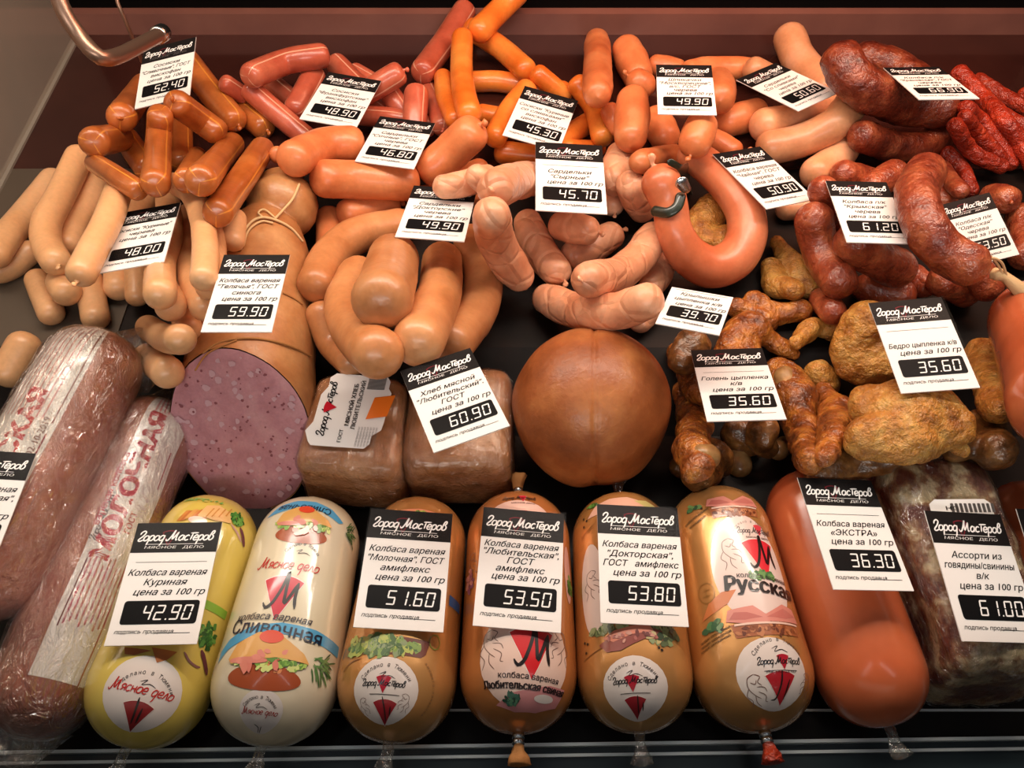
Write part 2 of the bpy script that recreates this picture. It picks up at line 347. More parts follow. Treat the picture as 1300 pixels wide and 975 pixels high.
# ---------------------------------------------------------------- sausages
# views the centre lines were measured in: (left, top) of the region, 3.714 units per photo pixel
VW = dict(T1=(0, 0), T2=(300, 0), T3=(600, 0), T4=(950, 0), M1=(0, 230), M2=(300, 230), M3=(600, 230), M4=(950, 230), L1=(0, 470), L2=(300, 470), L3=(600, 470), L4=(950, 470), B1=(0, 715), B4=(950, 715), P=(0, 0))
def px(view, pts, r=None):
    ox, oy = VW[view]; s = 1.0 if view == 'P' else 3.714
    return np.array([(ox + p[0] / s, oy + p[1] / s, (p[2] if len(p) > 2 else r) / s) for p in pts])
KIND = {  # name, material, group, lump, end shape, pinch
 'A': ('wiener', 'pale_casing', 'pale wieners on the left', .03, 2.2, 0),
 'B': ('wiener', 'orange_brown_casing', 'striped orange wieners at the top left', .02, 3.0, 0),
 'C': ('wiener', 'pink_red_casing', 'striped pink red wieners at the back', .02, 3.0, 0),
 'D': ('wiener', 'bright_orange_casing', 'bright orange wieners at the back', .02, 2.4, 0),
 'E': ('fat_sausage', 'coral_casing', 'fat coral sausages near the 46.80 tag', .05, 2.6, 0),
 'F': ('fat_sausage', 'tan_casing', 'fat tan sausages below the middle 49.90 tag', .04, 2.3, 0),
 'G': ('cheese_sausage', 'blush_casing', 'pale blush sausages around the 45.70 tag', .07, 2.2, .12),
 'H': ('fat_sausage', 'coral_casing', 'coral sausages around the right 49.90 tag', .05, 2.3, .10),
 'I': ('fat_sausage', 'peach_casing', 'large peach sausages near the 50.60 tag', .03, 2.3, 0),
 'K': ('smoked_sausage', 'dark_smoked_casing', 'dark smoked sausages near the 66.90 tag', .09, 2.3, 0),
 'L': ('sausage_stick', 'red_stick_casing', 'thin red sausage sticks on the right', .14, 2.2, 0),
 'M': ('smoked_sausage', 'smoked_casing', 'smoked sausages around the 61.20 tag', .08, 2.2, .10),
 'N': ('smoked_sausage', 'smoked_casing', 'smoked sausages around the 63.50 tag', .08, 2.2, .08)}
SEEN = set()
def knot(par, C, R, end, mat, length=1.0):
    i, j = (0, 1) if end == 'a' else (-1, -2)
    t = C[i] - C[j]; t /= np.linalg.norm(t); r = R[i]; p0 = C[i] + t * r * .90
    up = CAM - p0; s = np.cross(t, up); s /= np.linalg.norm(s)
    P = [p0, p0 + t * r * .16 * length, p0 + t * r * .40 * length + s * r * .10]
    V, Fc, _ = tube(catmull(np.array(P), 6), [r * .20, r * .11, r * .09, r * .12, r * .17, r * .2], seg=10, capn=2, lump=.4, lumpf=300, flat=.6)
    child(par, 'tied_end', V, Fc, mat)
def S(k, view, pts, r, what, ties='', flex=.4):
    nm, mat, grp, lump, sharp, pinch = KIND[k]
    P = px(view, pts, r); P[:, 2] *= {'A': 1.10, 'G': 1.12, 'F': 1.09, 'M': 1.12, 'N': 1.08, 'K': 1.08, 'L': .88, 'H': 1.08}.get(k, 1.05); C, R = rest(P, flex)
    R = np.full(len(R), R.mean()) if not any(len(p) > 2 for p in pts) else R
    L = np.linalg.norm(np.diff(C, axis=0), axis=1).sum()
    n = int(max(8, min(46, L / (R.mean() * .22))))
    C2, R2 = resample(C, R, n)
    if k in 'GH': # slight narrowing toward both ends
        e = np.minimum(np.arange(n), np.arange(n)[::-1]) * (L / n) / R2.mean(); R2 = R2 * (0.90 + .10 * np.clip(e, 0, 1))
    V, Fc, UV = tube(C2, R2, seg=24, sharp=sharp, lump=lump, lumpf=38 if k not in 'KMNL' else 75, seed=len(SEEN), pinch=pinch, cap=.9)
    o = mesh_obj(nm, V, Fc, mat, uv=UV)
    tag(o, what, 'sausage', grp); assert what not in SEEN, what; SEEN.add(what)
    for e in ties: knot(o, C2, R2, e, mat, 1.0 if k in 'GHMI' else .7)
    return o# ---------------------------------------------------------------- flat print: text, brush lettering, digits, polygons
TXT = {}
def fill_loops(me):            # fills every outline of a text curve on its own (the font draws letters from overlapping bars)
    from mathutils.geometry import tessellate_polygon
    co = [v.co.to_2d() for v in me.vertices]; nx = {}
    for e in me.edges: i, j = e.vertices; nx.setdefault(i, []).append(j); nx.setdefault(j, []).append(i)
    seen = set(); loops = []
    for i in range(len(co)):
        if i in seen or i not in nx: continue
        L = [i]; seen.add(i); cur = i + 1 if i + 1 in nx[i] else nx[i][0]
        while cur not in seen: L.append(cur); seen.add(cur); cur = next((k for k in nx[cur] if k not in seen), i)
        if len(L) > 2: loops.append(L)
    for L in loops:            # soft sign and yery: the outline crosses its own stem; pull the two inner corners back
        a, b = co[L[0]], co[L[-1]]
        if abs(a.x - b.x) < 1e-4:
            for u, v in zip(L[1:], L[2:]):
                if abs(co[u].x - co[v].x) < 1e-4 and 0 < co[u].x - a.x < .03 and min(co[u].y, co[v].y) < b.y and max(co[u].y, co[v].y) > a.y: x_ = co[u].x + .0005; a.x = x_; b.x = x_; break
    def area_(L): return sum(co[a].x * co[b].y - co[b].x * co[a].y for a, b in zip(L, L[1:] + L[:1])) / 2
    def inside(p, L):
        c = False
        for a, b in zip(L, L[1:] + L[:1]):
            A, B = co[a], co[b]
            if (A.y > p.y) != (B.y > p.y) and p.x < (B.x - A.x) * (p.y - A.y) / (B.y - A.y) + A.x: c = not c
        return c
    if not loops: return np.zeros((0, 2)), []
    ar = [area_(L) for L in loops]; par = {}; Fc = []
    for i, L in enumerate(loops):
        best = None
        for j, M_ in enumerate(loops):
            if j != i and abs(ar[j]) > abs(ar[i]) and ar[i] * ar[j] < 0 and sum(inside(co[k], M_) for k in L) >= .6 * len(L) and (best is None or abs(ar[j]) < abs(ar[best])): best = j
        par[i] = best
    for i, L in enumerate(loops):
        if par[i] is not None: continue
        hs = [loops[j] for j in par if par[j] == i]; idx = L + [k for H in hs for k in H]
        for t in tessellate_polygon([[co[k].to_3d() for k in q] for q in [L] + hs]): Fc.append(tuple(idx[k] for k in t))
    return np.array([tuple(c) for c in co]), Fc
def text2d(s, shear=.0, bold=.012):
    k = (s, shear, bold)
    if k not in TXT:
        cu = bpy.data.curves.new('t', 'FONT'); cu.body = s; cu.size = 1; cu.offset = bold; cu.resolution_u = 2; cu.fill_mode = 'NONE'
        o = bpy.data.objects.new('t', cu); COL.objects.link(o)
        dg = bpy.context.evaluated_depsgraph_get(); me = bpy.data.meshes.new_from_object(o.evaluated_get(dg))
        V, Fc = fill_loops(me)
        bpy.data.objects.remove(o); bpy.data.curves.remove(cu); bpy.data.meshes.remove(me); TXT[k] = (V, Fc)
    return TXT[k]
GL = {
 'G': ([[(.02, 1.15), (.1, 1.6), (.5, 1.9), (.85, 1.6), (.62, .9), (.2, .35), (.12, .02), (.45, -.1), (.95, .15)]], .95),
 'о': ([[(.5, 1), (.15, .85), (0, .4), (.15, .05), (.45, 0), (.75, .3), (.72, .8), (.45, 1.02)]], .9),
 'р': ([[(.1, 1.05), (.08, .2), (.0, -.9)], [(.1, .65), (.35, 1), (.7, .9), (.78, .4), (.5, 0), (.1, .12)]], .95),
 'д': ([[(.7, .85), (.35, 1), (.02, .6), (.08, .1), (.4, 0), (.68, .35)], [(.75, 1.05), (.7, .0), (.62, -.7), (.45, -1)]], .98),
 'М': ([[(-.25, .35), (-.15, .0), (.15, .05), (.5, .9), (.75, 2.0), (.72, 1.1), (.8, .25), (1.1, .8), (1.45, 1.7)], [(1.45, 1.7), (1.4, .8), (1.5, .05), (1.75, .2)]], 1.95),
 'а': ([[(.7, .85), (.35, 1), (.02, .6), (.08, .1), (.4, 0), (.68, .35)], [(.75, 1.02), (.72, .2), (.9, .03)]], .98),
 'с': ([[(.72, .8), (.45, 1), (.1, .75), (.03, .3), (.3, 0), (.75, .18)]], .82),
 'т': ([[(.35, 1.35), (.3, .05)], [(-.1, 1.4), (1.3, 1.45)]], .72),
 'е': ([[(.1, .45), (.65, .55), (.65, .9), (.35, 1.02), (.05, .65), (.08, .2), (.35, 0), (.75, .18)]], .85),
 'в': ([[(.42, .98), (.7, .75), (.72, .3), (.4, 0), (.1, .15), (.1, .9), (.3, 1.7), (.6, 1.75), (.6, 1.3), (.3, 1.0)]], .9),
 'я': ([[(.7, .98), (.35, 1.02), (.1, .75), (.3, .48), (.68, .48)], [(.72, 1.02), (.7, 0)], [(.4, .45), (.05, 0)]], .9),
 'н': ([[(.1, 1.02), (.08, 0)], [(.08, .5), (.7, .55)], [(.7, 1.02), (.68, .1), (.88, .02)]], .95),
 'л': ([[(-.05, .03), (.15, .15), (.42, 1.0), (.72, .1), (.92, .03)]], .92),
 ' ': ([], .35)}
def ribbon(P, wd):
    n = max(6, len(P) * 4); C = catmull(np.array(P, float), n); T = np.gradient(C, axis=0); T /= np.linalg.norm(T, axis=1)[:, None] + 1e-9
    N = np.column_stack([-T[:, 1], T[:, 0]]); e = np.minimum(1, .35 + np.minimum(np.arange(n), np.arange(n)[::-1]) / 2.5)[:, None]
    V = np.vstack([C + N * wd / 2 * e, C - N * wd / 2 * e]); return V, [(i, i + 1, n + i + 1, n + i) for i in range(n - 1)]
def brush(word, wd=.26, slant=.22):
    V = []; Fc = []; x = 0
    for ch in word:
        st, adv = GL[ch]
        for P in st:
            v, f = ribbon([(p[0] + slant * p[1], p[1]) for p in P], wd); f = [tuple(i + sum(len(q) for q in V) for i in t) for t in f]
            V.append(v + [x, 0]); Fc += f
        x += adv
    V = np.vstack(V); V[:, 0] -= (V[:, 0].min() + V[:, 0].max()) / 2; return V, Fc
def rrect(x0, x1, y0, y1, r, n=4):
    P = []
    for cx, cy, a in ((x1 - r, y1 - r, 0), (x0 + r, y1 - r, 90), (x0 + r, y0 + r, 180), (x1 - r, y0 + r, 270)):
        for k in range(n + 1): t = math.radians(a + 90 * k / n); P.append((cx + r * math.cos(t), cy + r * math.sin(t)))
    return P
def ell(cx, cy, rx, ry, n=28, a0=0, a1=360): return [(cx + rx * math.cos(math.radians(a0 + (a1 - a0) * k / n)), cy + ry * math.sin(math.radians(a0 + (a1 - a0) * k / n))) for k in range(n)]
FAN = [(-.5, .38)] + [(math.sin(math.radians(a)) * .98, -.47 + math.cos(math.radians(a)) * .98) for a in range(-24, 25, 8)] + [(.5, .38), (0, -.62)]
SEG = {'0': 'abcdef', '1': 'bc', '2': 'abged', '3': 'abgcd', '4': 'fgbc', '5': 'afgcd', '6': 'afgecd', '7': 'abc', '8': 'abcdefg', '9': 'abcdfg'}
def digits(s, h=1.0, slant=.12):
    V = []; Fc = []; x = 0; wd = .56; t = .10; g = .03
    R = dict(a=(g, wd - g, 1 - t, 1), g=(g, wd - g, .5 - t / 2, .5 + t / 2), d=(g, wd - g, 0, t), f=(0, t, .5 + g, 1 - g), b=(wd - t, wd, .5 + g, 1 - g), e=(0, t, g, .5 - g), c=(wd - t, wd, g, .5 - g))
    for ch in s:
        if ch == '.': boxes = [(0, .1, 0, .1)]; adv = .22
        else: boxes = [R[k] for k in SEG[ch]]; adv = wd + .2
        for a, b, c, d in boxes:
            i = len(V); q = .03
            V += [(x + px_ + slant * py_, py_) for px_, py_ in ((a, c + q), (a + q, c), (b - q, c), (b, c + q), (b, d - q), (b - q, d), (a + q, d), (a, d - q))]; Fc.append(tuple(range(i, i + 8)))
        x += adv
    V = np.array(V) * h; V[:, 0] -= V[:, 0].max(); return V, Fc      # right aligned at x = 0

# ---------------------------------------------------------------- price tags lying on the goods
def rodr(wv):
    t = np.linalg.norm(wv)
    if t < 1e-9: return np.eye(3)
    k = wv / t; K = np.array([[0, -k[2], k[1]], [k[2], 0, -k[0]], [-k[1], k[0], 0]]); return np.eye(3) + math.sin(t) * K + (1 - math.cos(t)) * K @ K
NUP = np.array([0, UPV[2], -FWD[2]])
def fit_pose(c, wd, hg):
    c = np.array(c, float) - [CX, CY]; X = np.array([[-wd / 2, hg / 2, 0], [wd / 2, hg / 2, 0], [wd / 2, -hg / 2, 0], [-wd / 2, -hg / 2, 0]]); best = None
    for tilt in (-40, -10, 20, 50):
        for yaw in (-30, 30):
            R = rodr(np.array([math.radians(tilt), 0, 0])) @ rodr(np.array([0, math.radians(yaw), 0])); t = np.array([c[:, 0].mean() / F * .6, -c[:, 1].mean() / F * .6, -.6]); lam = 1e-3
            def res(R, t):
                P = X @ R.T + t; return np.concatenate([(P[:, 0] / -P[:, 2] * F - c[:, 0]), (-P[:, 1] / -P[:, 2] * F - c[:, 1]), (R[:, 2] - NUP) * 9])
            r = res(R, t)
            for it in range(45):
                J = np.zeros((11, 6))
                for k in range(6):
                    d = np.zeros(6); d[k] = 1e-5; J[:, k] = (res(rodr(d[:3]) @ R, t + d[3:]) - r) / 1e-5
                H = J.T @ J; s = -np.linalg.solve(H + lam * np.diag(np.diag(H) + 1e-9), J.T @ r); R2 = rodr(s[:3]) @ R; t2 = t + s[3:]; r2 = res(R2, t2)
                if r2 @ r2 < r @ r: R, t, r = R2, t2, r2; lam *= .3
                else: lam *= 5
            if best is None or r @ r < best[0]: best = (r @ r, R, t)
    Wm = np.array([[1, 0, 0], UPV, -FWD]).T
    return Wm @ best[1], Wm @ best[2] + CAM
TW = .055
T_ = {  # price: corners TL TR BR BL in the photo, text lines (text, align), label, options
 '52.40': ([(182,63),(250,48),(240,121),(172,140)], ['Сосиски', '"Сливочные", ГОСТ', 'вискофан', 'цена за 100 гр']),
 '48.90': ([(418,91),(483,104),(453,163),(379,152)], ['Сосиски', '"Франкфуртские"', 'вискофан', 'цена за 100 гр']),
 '46.80': ([(483,148),(552,157),(526,215),(450,205)], ['Сардельки', '"Сочные", ГОСТ', 'черева', 'цена за 100 гр']),
 '45.30': ([(667,107),(733,131),(710,190),(637,174)], ['Сосиски "Куриные', 'со сливками"', 'вискофан', 'цена за 100 гр']),
 '45.70': ([(681,182),(763,184),(772,274),(679,266)], ['', 'Сардельки', '"Сырные"', 'цена за 100 гр']),
 '49.90b': ([(833,83),(903,83),(910,147),(835,145)], ['Шпикачки', '"Москворецкие",', 'в/с, ГОСТ', 'черева', 'цена за 100 гр']),
 '50.60': ([(935,102),(984,80),(1066,118),(1013,141)], ['Сардельки', '"Со сливками"', 'черева', 'цена за 100 гр']),
 '66.90': ([(1122,86),(1191,86),(1244,125),(1166,127)], ['Колбаса п/к', '"Краковская", ГОСТ', 'черева', 'цена за 100 гр']),
 '50.90': ([(902,196),(967,187),(1033,253),(975,266)], ['Колбаса вареная', '"Чайная", ГОСТ', 'черева', 'цена за 100 гр']),
 '61.20': ([(1049,230),(1124,232),(1159,310),(1074,308)], ['Колбаса п/к', '"Крымская"', 'черева', 'цена за 100 гр']),
 '63.50': ([(1190,262),(1257,244),(1293,323),(1227,340)], ['Колбаса п/к', '"Одесская"', 'черева', 'цена за 100 гр']),
 '48.00': ([(153,272),(229,257),(209,333),(124,347)], ['Сосиски "Куриные"', 'черева', 'цена за 100 гр', '']),
 '59.90': ([(286,324),(367,324),(346,422),(254,422)], ['Колбаса вареная', '"Телячья", ГОСТ', 'синюга', 'цена за 100 гр']),
 '49.90a': ([(526,237),(605,241),(590,308),(501,300)], ['Сардельки', '"Докторские"', 'черева', 'цена за 100 гр']),
 '39.70': ([(854,365),(930,378),(914,426),(831,411)], ['Крылышки', 'цыпленка к/в', 'цена за 100 гр']),
 '35.60a': ([(876,445),(968,443),(998,532),(898,536)], ['', 'Голень цыпленка', 'к/в', 'цена за 100 гр']),
 '35.60b': ([(1101,386),(1196,377),(1243,493),(1145,499)], ['', '', 'Бедро цыпленка к/в', 'цена за 100 гр']),
 '60.90': ([(509,473),(596,441),(648,542),(550,574)], ['Хлеб мясной', '"Любительский",', 'ГОСТ', 'цена за 100 гр']),
 '42.90': ([(176,664),(282,664),(250,817),(132,821)], ['', 'Колбаса вареная', 'Куриная', 'цена за 100 гр']),
 '51.60': ([(470,646),(576,653),(562,803),(449,796)], ['Колбаса вареная', '"Молочная", ГОСТ', 'амифлекс', 'цена за 100 гр']),
 '53.50': ([(614,644),(716,653),(712,804),(600,794)], ['Колбаса вареная', '"Любительская",', 'ГОСТ', 'амифлекс', 'цена за 100 гр']),
 '53.80': ([(757,641),(860,645),(874,797),(763,790)], ['Колбаса вареная', '"Докторская",', 'ГОСТ   амифлекс', 'цена за 100 гр']),
 '36.30': ([(1012,607),(1105,610),(1160,751),(1058,748)], ['', 'Колбаса вареная', '«ЭКСТРА»', 'цена за 100 гр']),
 '61.00': ([(1170,649),(1272,653),(1322,818),(1224,813)], ['Ассорти из', 'говядины/свинины', 'в/к', 'цена за 100 гр']),
 '55.40': ([(-62,570),(47,576),(-10,718),(-128,712)], ['Колбаса вареная', '"Любительская",', 'ГОСТ', 'цена за 100 гр']),
 '57.20': ([(1287,646),(1390,650),(1440,800),(1338,796)], ['Колбаса вареная', '«ЭКСТРА»', 'ГОСТ', 'цена за 100 гр'])}
TLAB = {
 '52.40': 'price tag reading 52.40 stuck among the striped orange wieners', '48.90': 'price tag reading 48.90 on the pink red wieners', '46.80': 'price tag reading 46.80 on the fat coral sausages',
 '45.30': 'tilted price tag reading 45.30 on the bright orange wieners', '45.70': 'upright price tag reading 45.70 on the pale blush sausages', '49.90b': 'small price tag reading 49.90 at the back, between coral sausages',
 '50.60': 'strongly turned price tag reading 50.60 on large peach sausages', '66.90': 'price tag reading 66.90 on the dark smoked sausage', '50.90': 'turned price tag reading 50.90 on the ring sausage',
 '61.20': 'price tag reading 61.20 on the smoked sausages', '63.50': 'price tag reading 63.50 partly hidden behind a curved smoked sausage', '48.00': 'price tag reading 48.00 on the pale wieners at the left',
 '59.90': 'price tag reading 59.90 on the twine-tied log', '49.90a': 'price tag reading 49.90 above the bent tan sausages', '39.70': 'headerless white price tag reading 39.70 near the chicken wings',
 '35.60a': 'price tag reading 35.60 on the drumsticks, beside the round ham', '35.60b': 'glossy price tag reading 35.60 on the chicken thighs at the right', '60.90': 'turned price tag reading 60.90 on the second wrapped meat loaf',
 '42.90': 'price tag reading 42.90 on the yellow sausage roll', '51.60': 'price tag reading 51.60 on the gold roll beside the cream one', '53.50': 'price tag reading 53.50 on the pink-labelled roll',
 '53.80': 'price tag reading 53.80 on the gold roll second from the right', '36.30': 'price tag reading 36.30 on the plain orange sausage', '61.00': 'price tag reading 61.00 on the vacuum-packed meat block',
 '55.40': 'price tag cut by the left edge, on the big film-wrapped roll', '57.20': 'black header corner of a tag cut by the right edge'}
def layer(V2, z): V2 = np.asarray(V2, float); return np.column_stack([V2, np.full(len(V2), z)])
class Sheet:                       # collects flat shapes into one mesh in local x, y
    def __init__(s): s.V = []; s.F = []
    def add(s, V2, Fc, dx=0, dy=0, sc=1.0, rot=0.0):
        n = len(s.V); c, q = math.cos(rot), math.sin(rot)
        for x, y in V2: s.V.append((dx + sc * (x * c - y * q), dy + sc * (x * q + y * c)))
        s.F += [tuple(i + n for i in f) for f in Fc]
    def poly(s, P, **k): s.add(P, [tuple(range(len(P)))], **k)
    def text(s, t, x, y, size, align='c', shear=.3, bold=.014, maxw=None, rot=0.0, sx=1.0):
        if not t: return
        V, Fc = text2d(t, 0, 0)
        if not len(V): return
        V = np.column_stack([V[:, 0] + shear * V[:, 1], V[:, 1]])
        wd = V[:, 0].max() - V[:, 0].min(); sc = size; kx = sx
        if maxw and wd * sc * kx > maxw: kx = maxw / (wd * sc)
        off = {'c': -(V[:, 0].max() + V[:, 0].min()) / 2, 'l': -V[:, 0].min(), 'r': -V[:, 0].max()}[align]
        W2 = np.column_stack([(V[:, 0] + off) * kx, V[:, 1]])
        for dx_, dy_ in ((-1, 0), (1, 0), (0, .8)) if bold > .005 else ((0, 0),): s.add(W2 + [dx_ * bold * 1.6, dy_ * bold * 1.2], Fc, x, y, sc, rot)
LOGO = brush('Город'.replace('Г', 'G')); LOGO2 = brush('Мастеров')
def logo(sh, cx, cy, width, mark=None):
    """brush lettering in one line; returns nothing"""
    w1 = np.ptp(LOGO[0][:, 0]); w2 = np.ptp(LOGO2[0][:, 0]); g = .15; sc = width / (w1 + w2 + g)
    sh.add(LOGO[0], LOGO[1], cx - width / 2 + w1 * sc / 2, cy, sc); sh.add(LOGO2[0], LOGO2[1], cx + width / 2 - w2 * sc / 2, cy, sc)
    return cx - width / 2 + (w1 + g * .5) * sc, sc
def TAG(key):
    cor, lines = T_[key]; price = key[:5]; head = key != '39.70'; hg = TW * 1.5 if head else TW * 1.5 * .66
    Rm, t = fit_pose(cor, TW, hg)
    if Rm[:, 2] @ (CAM - t) < 0: Rm = Rm @ np.diag([-1, 1, -1])
    q = 1.0
    ratios = []
    for i in np.linspace(-.48, .48, 6):
        for j in np.linspace(-.48, .48, 8):
            p = Rm @ np.array([i * TW, j * hg, 0]) + t; dep = (p - CAM) @ FWD; pxx, pyy = proj(p)
            ratios.append(bound(pxx, pyy, 1, 0, rw=.0022) / dep)
    q = min(max(min(ratios), .80), 1.15) if key not in ('57.20',) else min(ratios)
    t = CAM + (t - CAM) * q; Wd, Hg = TW * q, hg * q
    e = empty('price_tag', t); e.rotation_mode = 'QUATERNION'
    M = np.eye(4); M[:3, :3] = Rm; from mathutils import Matrix
    e.rotation_quaternion = Matrix(M.tolist()).to_quaternion()
    tag(e, TLAB[key], 'price tag', 'price tags on the goods')
    pts = [Rm @ np.array([i * Wd, j * Hg, 0]) + t for i in np.linspace(-.5, .5, 12) for j in np.linspace(-.5, .5, 16)]; add_obs(pts, .0018)
    def part(name, V2, Fc, z, mat, thick=0):
        V = layer(V2, z)
        if thick:
            n = len(V); V = np.vstack([V, V - [0, 0, thick]]); Fc = list(Fc) + [tuple(i + n for i in f[::-1]) for f in Fc] + [(n + i, n + (i + 1) % n, (i + 1) % n, i) for i in range(n)]
        o = mesh_obj(name, V, Fc, mat, parent=e, smooth=False, origin=V.mean(0)); return o
    def rect(a, b, c, d): return [(a, c), (b, c), (b, d), (a, d)]
    Q = [(0, 1, 2, 3)]
    part('card', rect(-Wd / 2, Wd / 2, -Hg / 2, Hg / 2), Q, .0004, 'card_white', .0008)
    m = .0016 * q
    part('plastic_sleeve', rect(-Wd / 2 - m * .6, Wd / 2 + m, -Hg / 2 - m, Hg / 2 + m * .4), Q, .0012, 'sleeve_plastic')
    full = TW * 1.5 * q; top = Hg / 2 + (0 if head else full * .34)
    Y = lambda f: top - f * full
    if head:
        part('header', rect(-Wd / 2, Wd / 2, Y(.262), Y(0)), Q, .0005, 'header_black')
        s = Sheet(); xm, sc = logo(s, 0, Y(.158), Wd * .90); part('logo_lettering', s.V, s.F, .0007, 'ink_white')
        k = Wd * .085; s = Sheet()
        for a, b in zip(FAN, FAN[1:] + FAN[:1]):
            d = np.subtract(b, a); nn = np.array([-d[1], d[0]]) / (np.linalg.norm(d) + 1e-9) * .04; s.poly([tuple(np.array(a) - nn), tuple(np.array(b) - nn), tuple(np.array(b) + nn), tuple(np.array(a) + nn)], dx=xm + k * .5, dy=Y(.13), sc=k * 2)
        part('emblem_outline', s.V, s.F, .0006, 'ink_darkred')
        s = Sheet(); s.poly(rect(-Wd * .33, Wd * .33, Y(.192), Y(.188))); s.text('МЯСНОЕ   ДЕЛО', 0, Y(.228), .0025 * q, sx=1.9, shear=.1, bold=0); part('header_small_print', s.V, s.F, .0007, 'ink_grey' if key in ('52.40',) else 'card_white')
    s = Sheet(); n = len(lines)
    if head and (not lines[0]): s.poly(rect(-Wd * .40, Wd * .42, Y(.345), Y(.342)))
    if not head: s.poly(rect(-Wd * .42, Wd * .42, Y(.372), Y(.368)))
    y0 = .375 if n < 5 else .34; dy = (.615 - y0) / max(n - 1, 1) if head else .088
    if not head: y0 = .455
    for i, l in enumerate(lines):
        last = i == n - 1 or l.startswith('цена'); s.text(l, Wd * .47 if last else 0, Y(y0 + dy * i), .0060 * q, 'r' if last else 'c', maxw=Wd * .90, sx=1.10, bold=.008)
    part('description_lettering', s.V, s.F, .0006, 'ink_black')
    part('price_display', *(lambda P: (P, [tuple(range(len(P)))]))(rrect(-Wd * .40, Wd * .44, Y(.845), Y(.66), Wd * .035)), .0006, 'display_black')
    s = Sheet(); V, Fc = digits(price, h=full * .118, slant=.14); s.add(V, Fc, Wd * .385, Y(.815)); part('price_digits', s.V, s.F, .0009, 'ink_white')
    s = Sheet(); s.text('подпись продавца', -Wd * .43, Y(.915), .0036 * q, 'l', bold=.006, sx=1.1); s.poly(rect(Wd * .02, Wd * .40, Y(.916), Y(.912))); part('footer_lettering', s.V, s.F, .0006, 'ink_black')
    return e

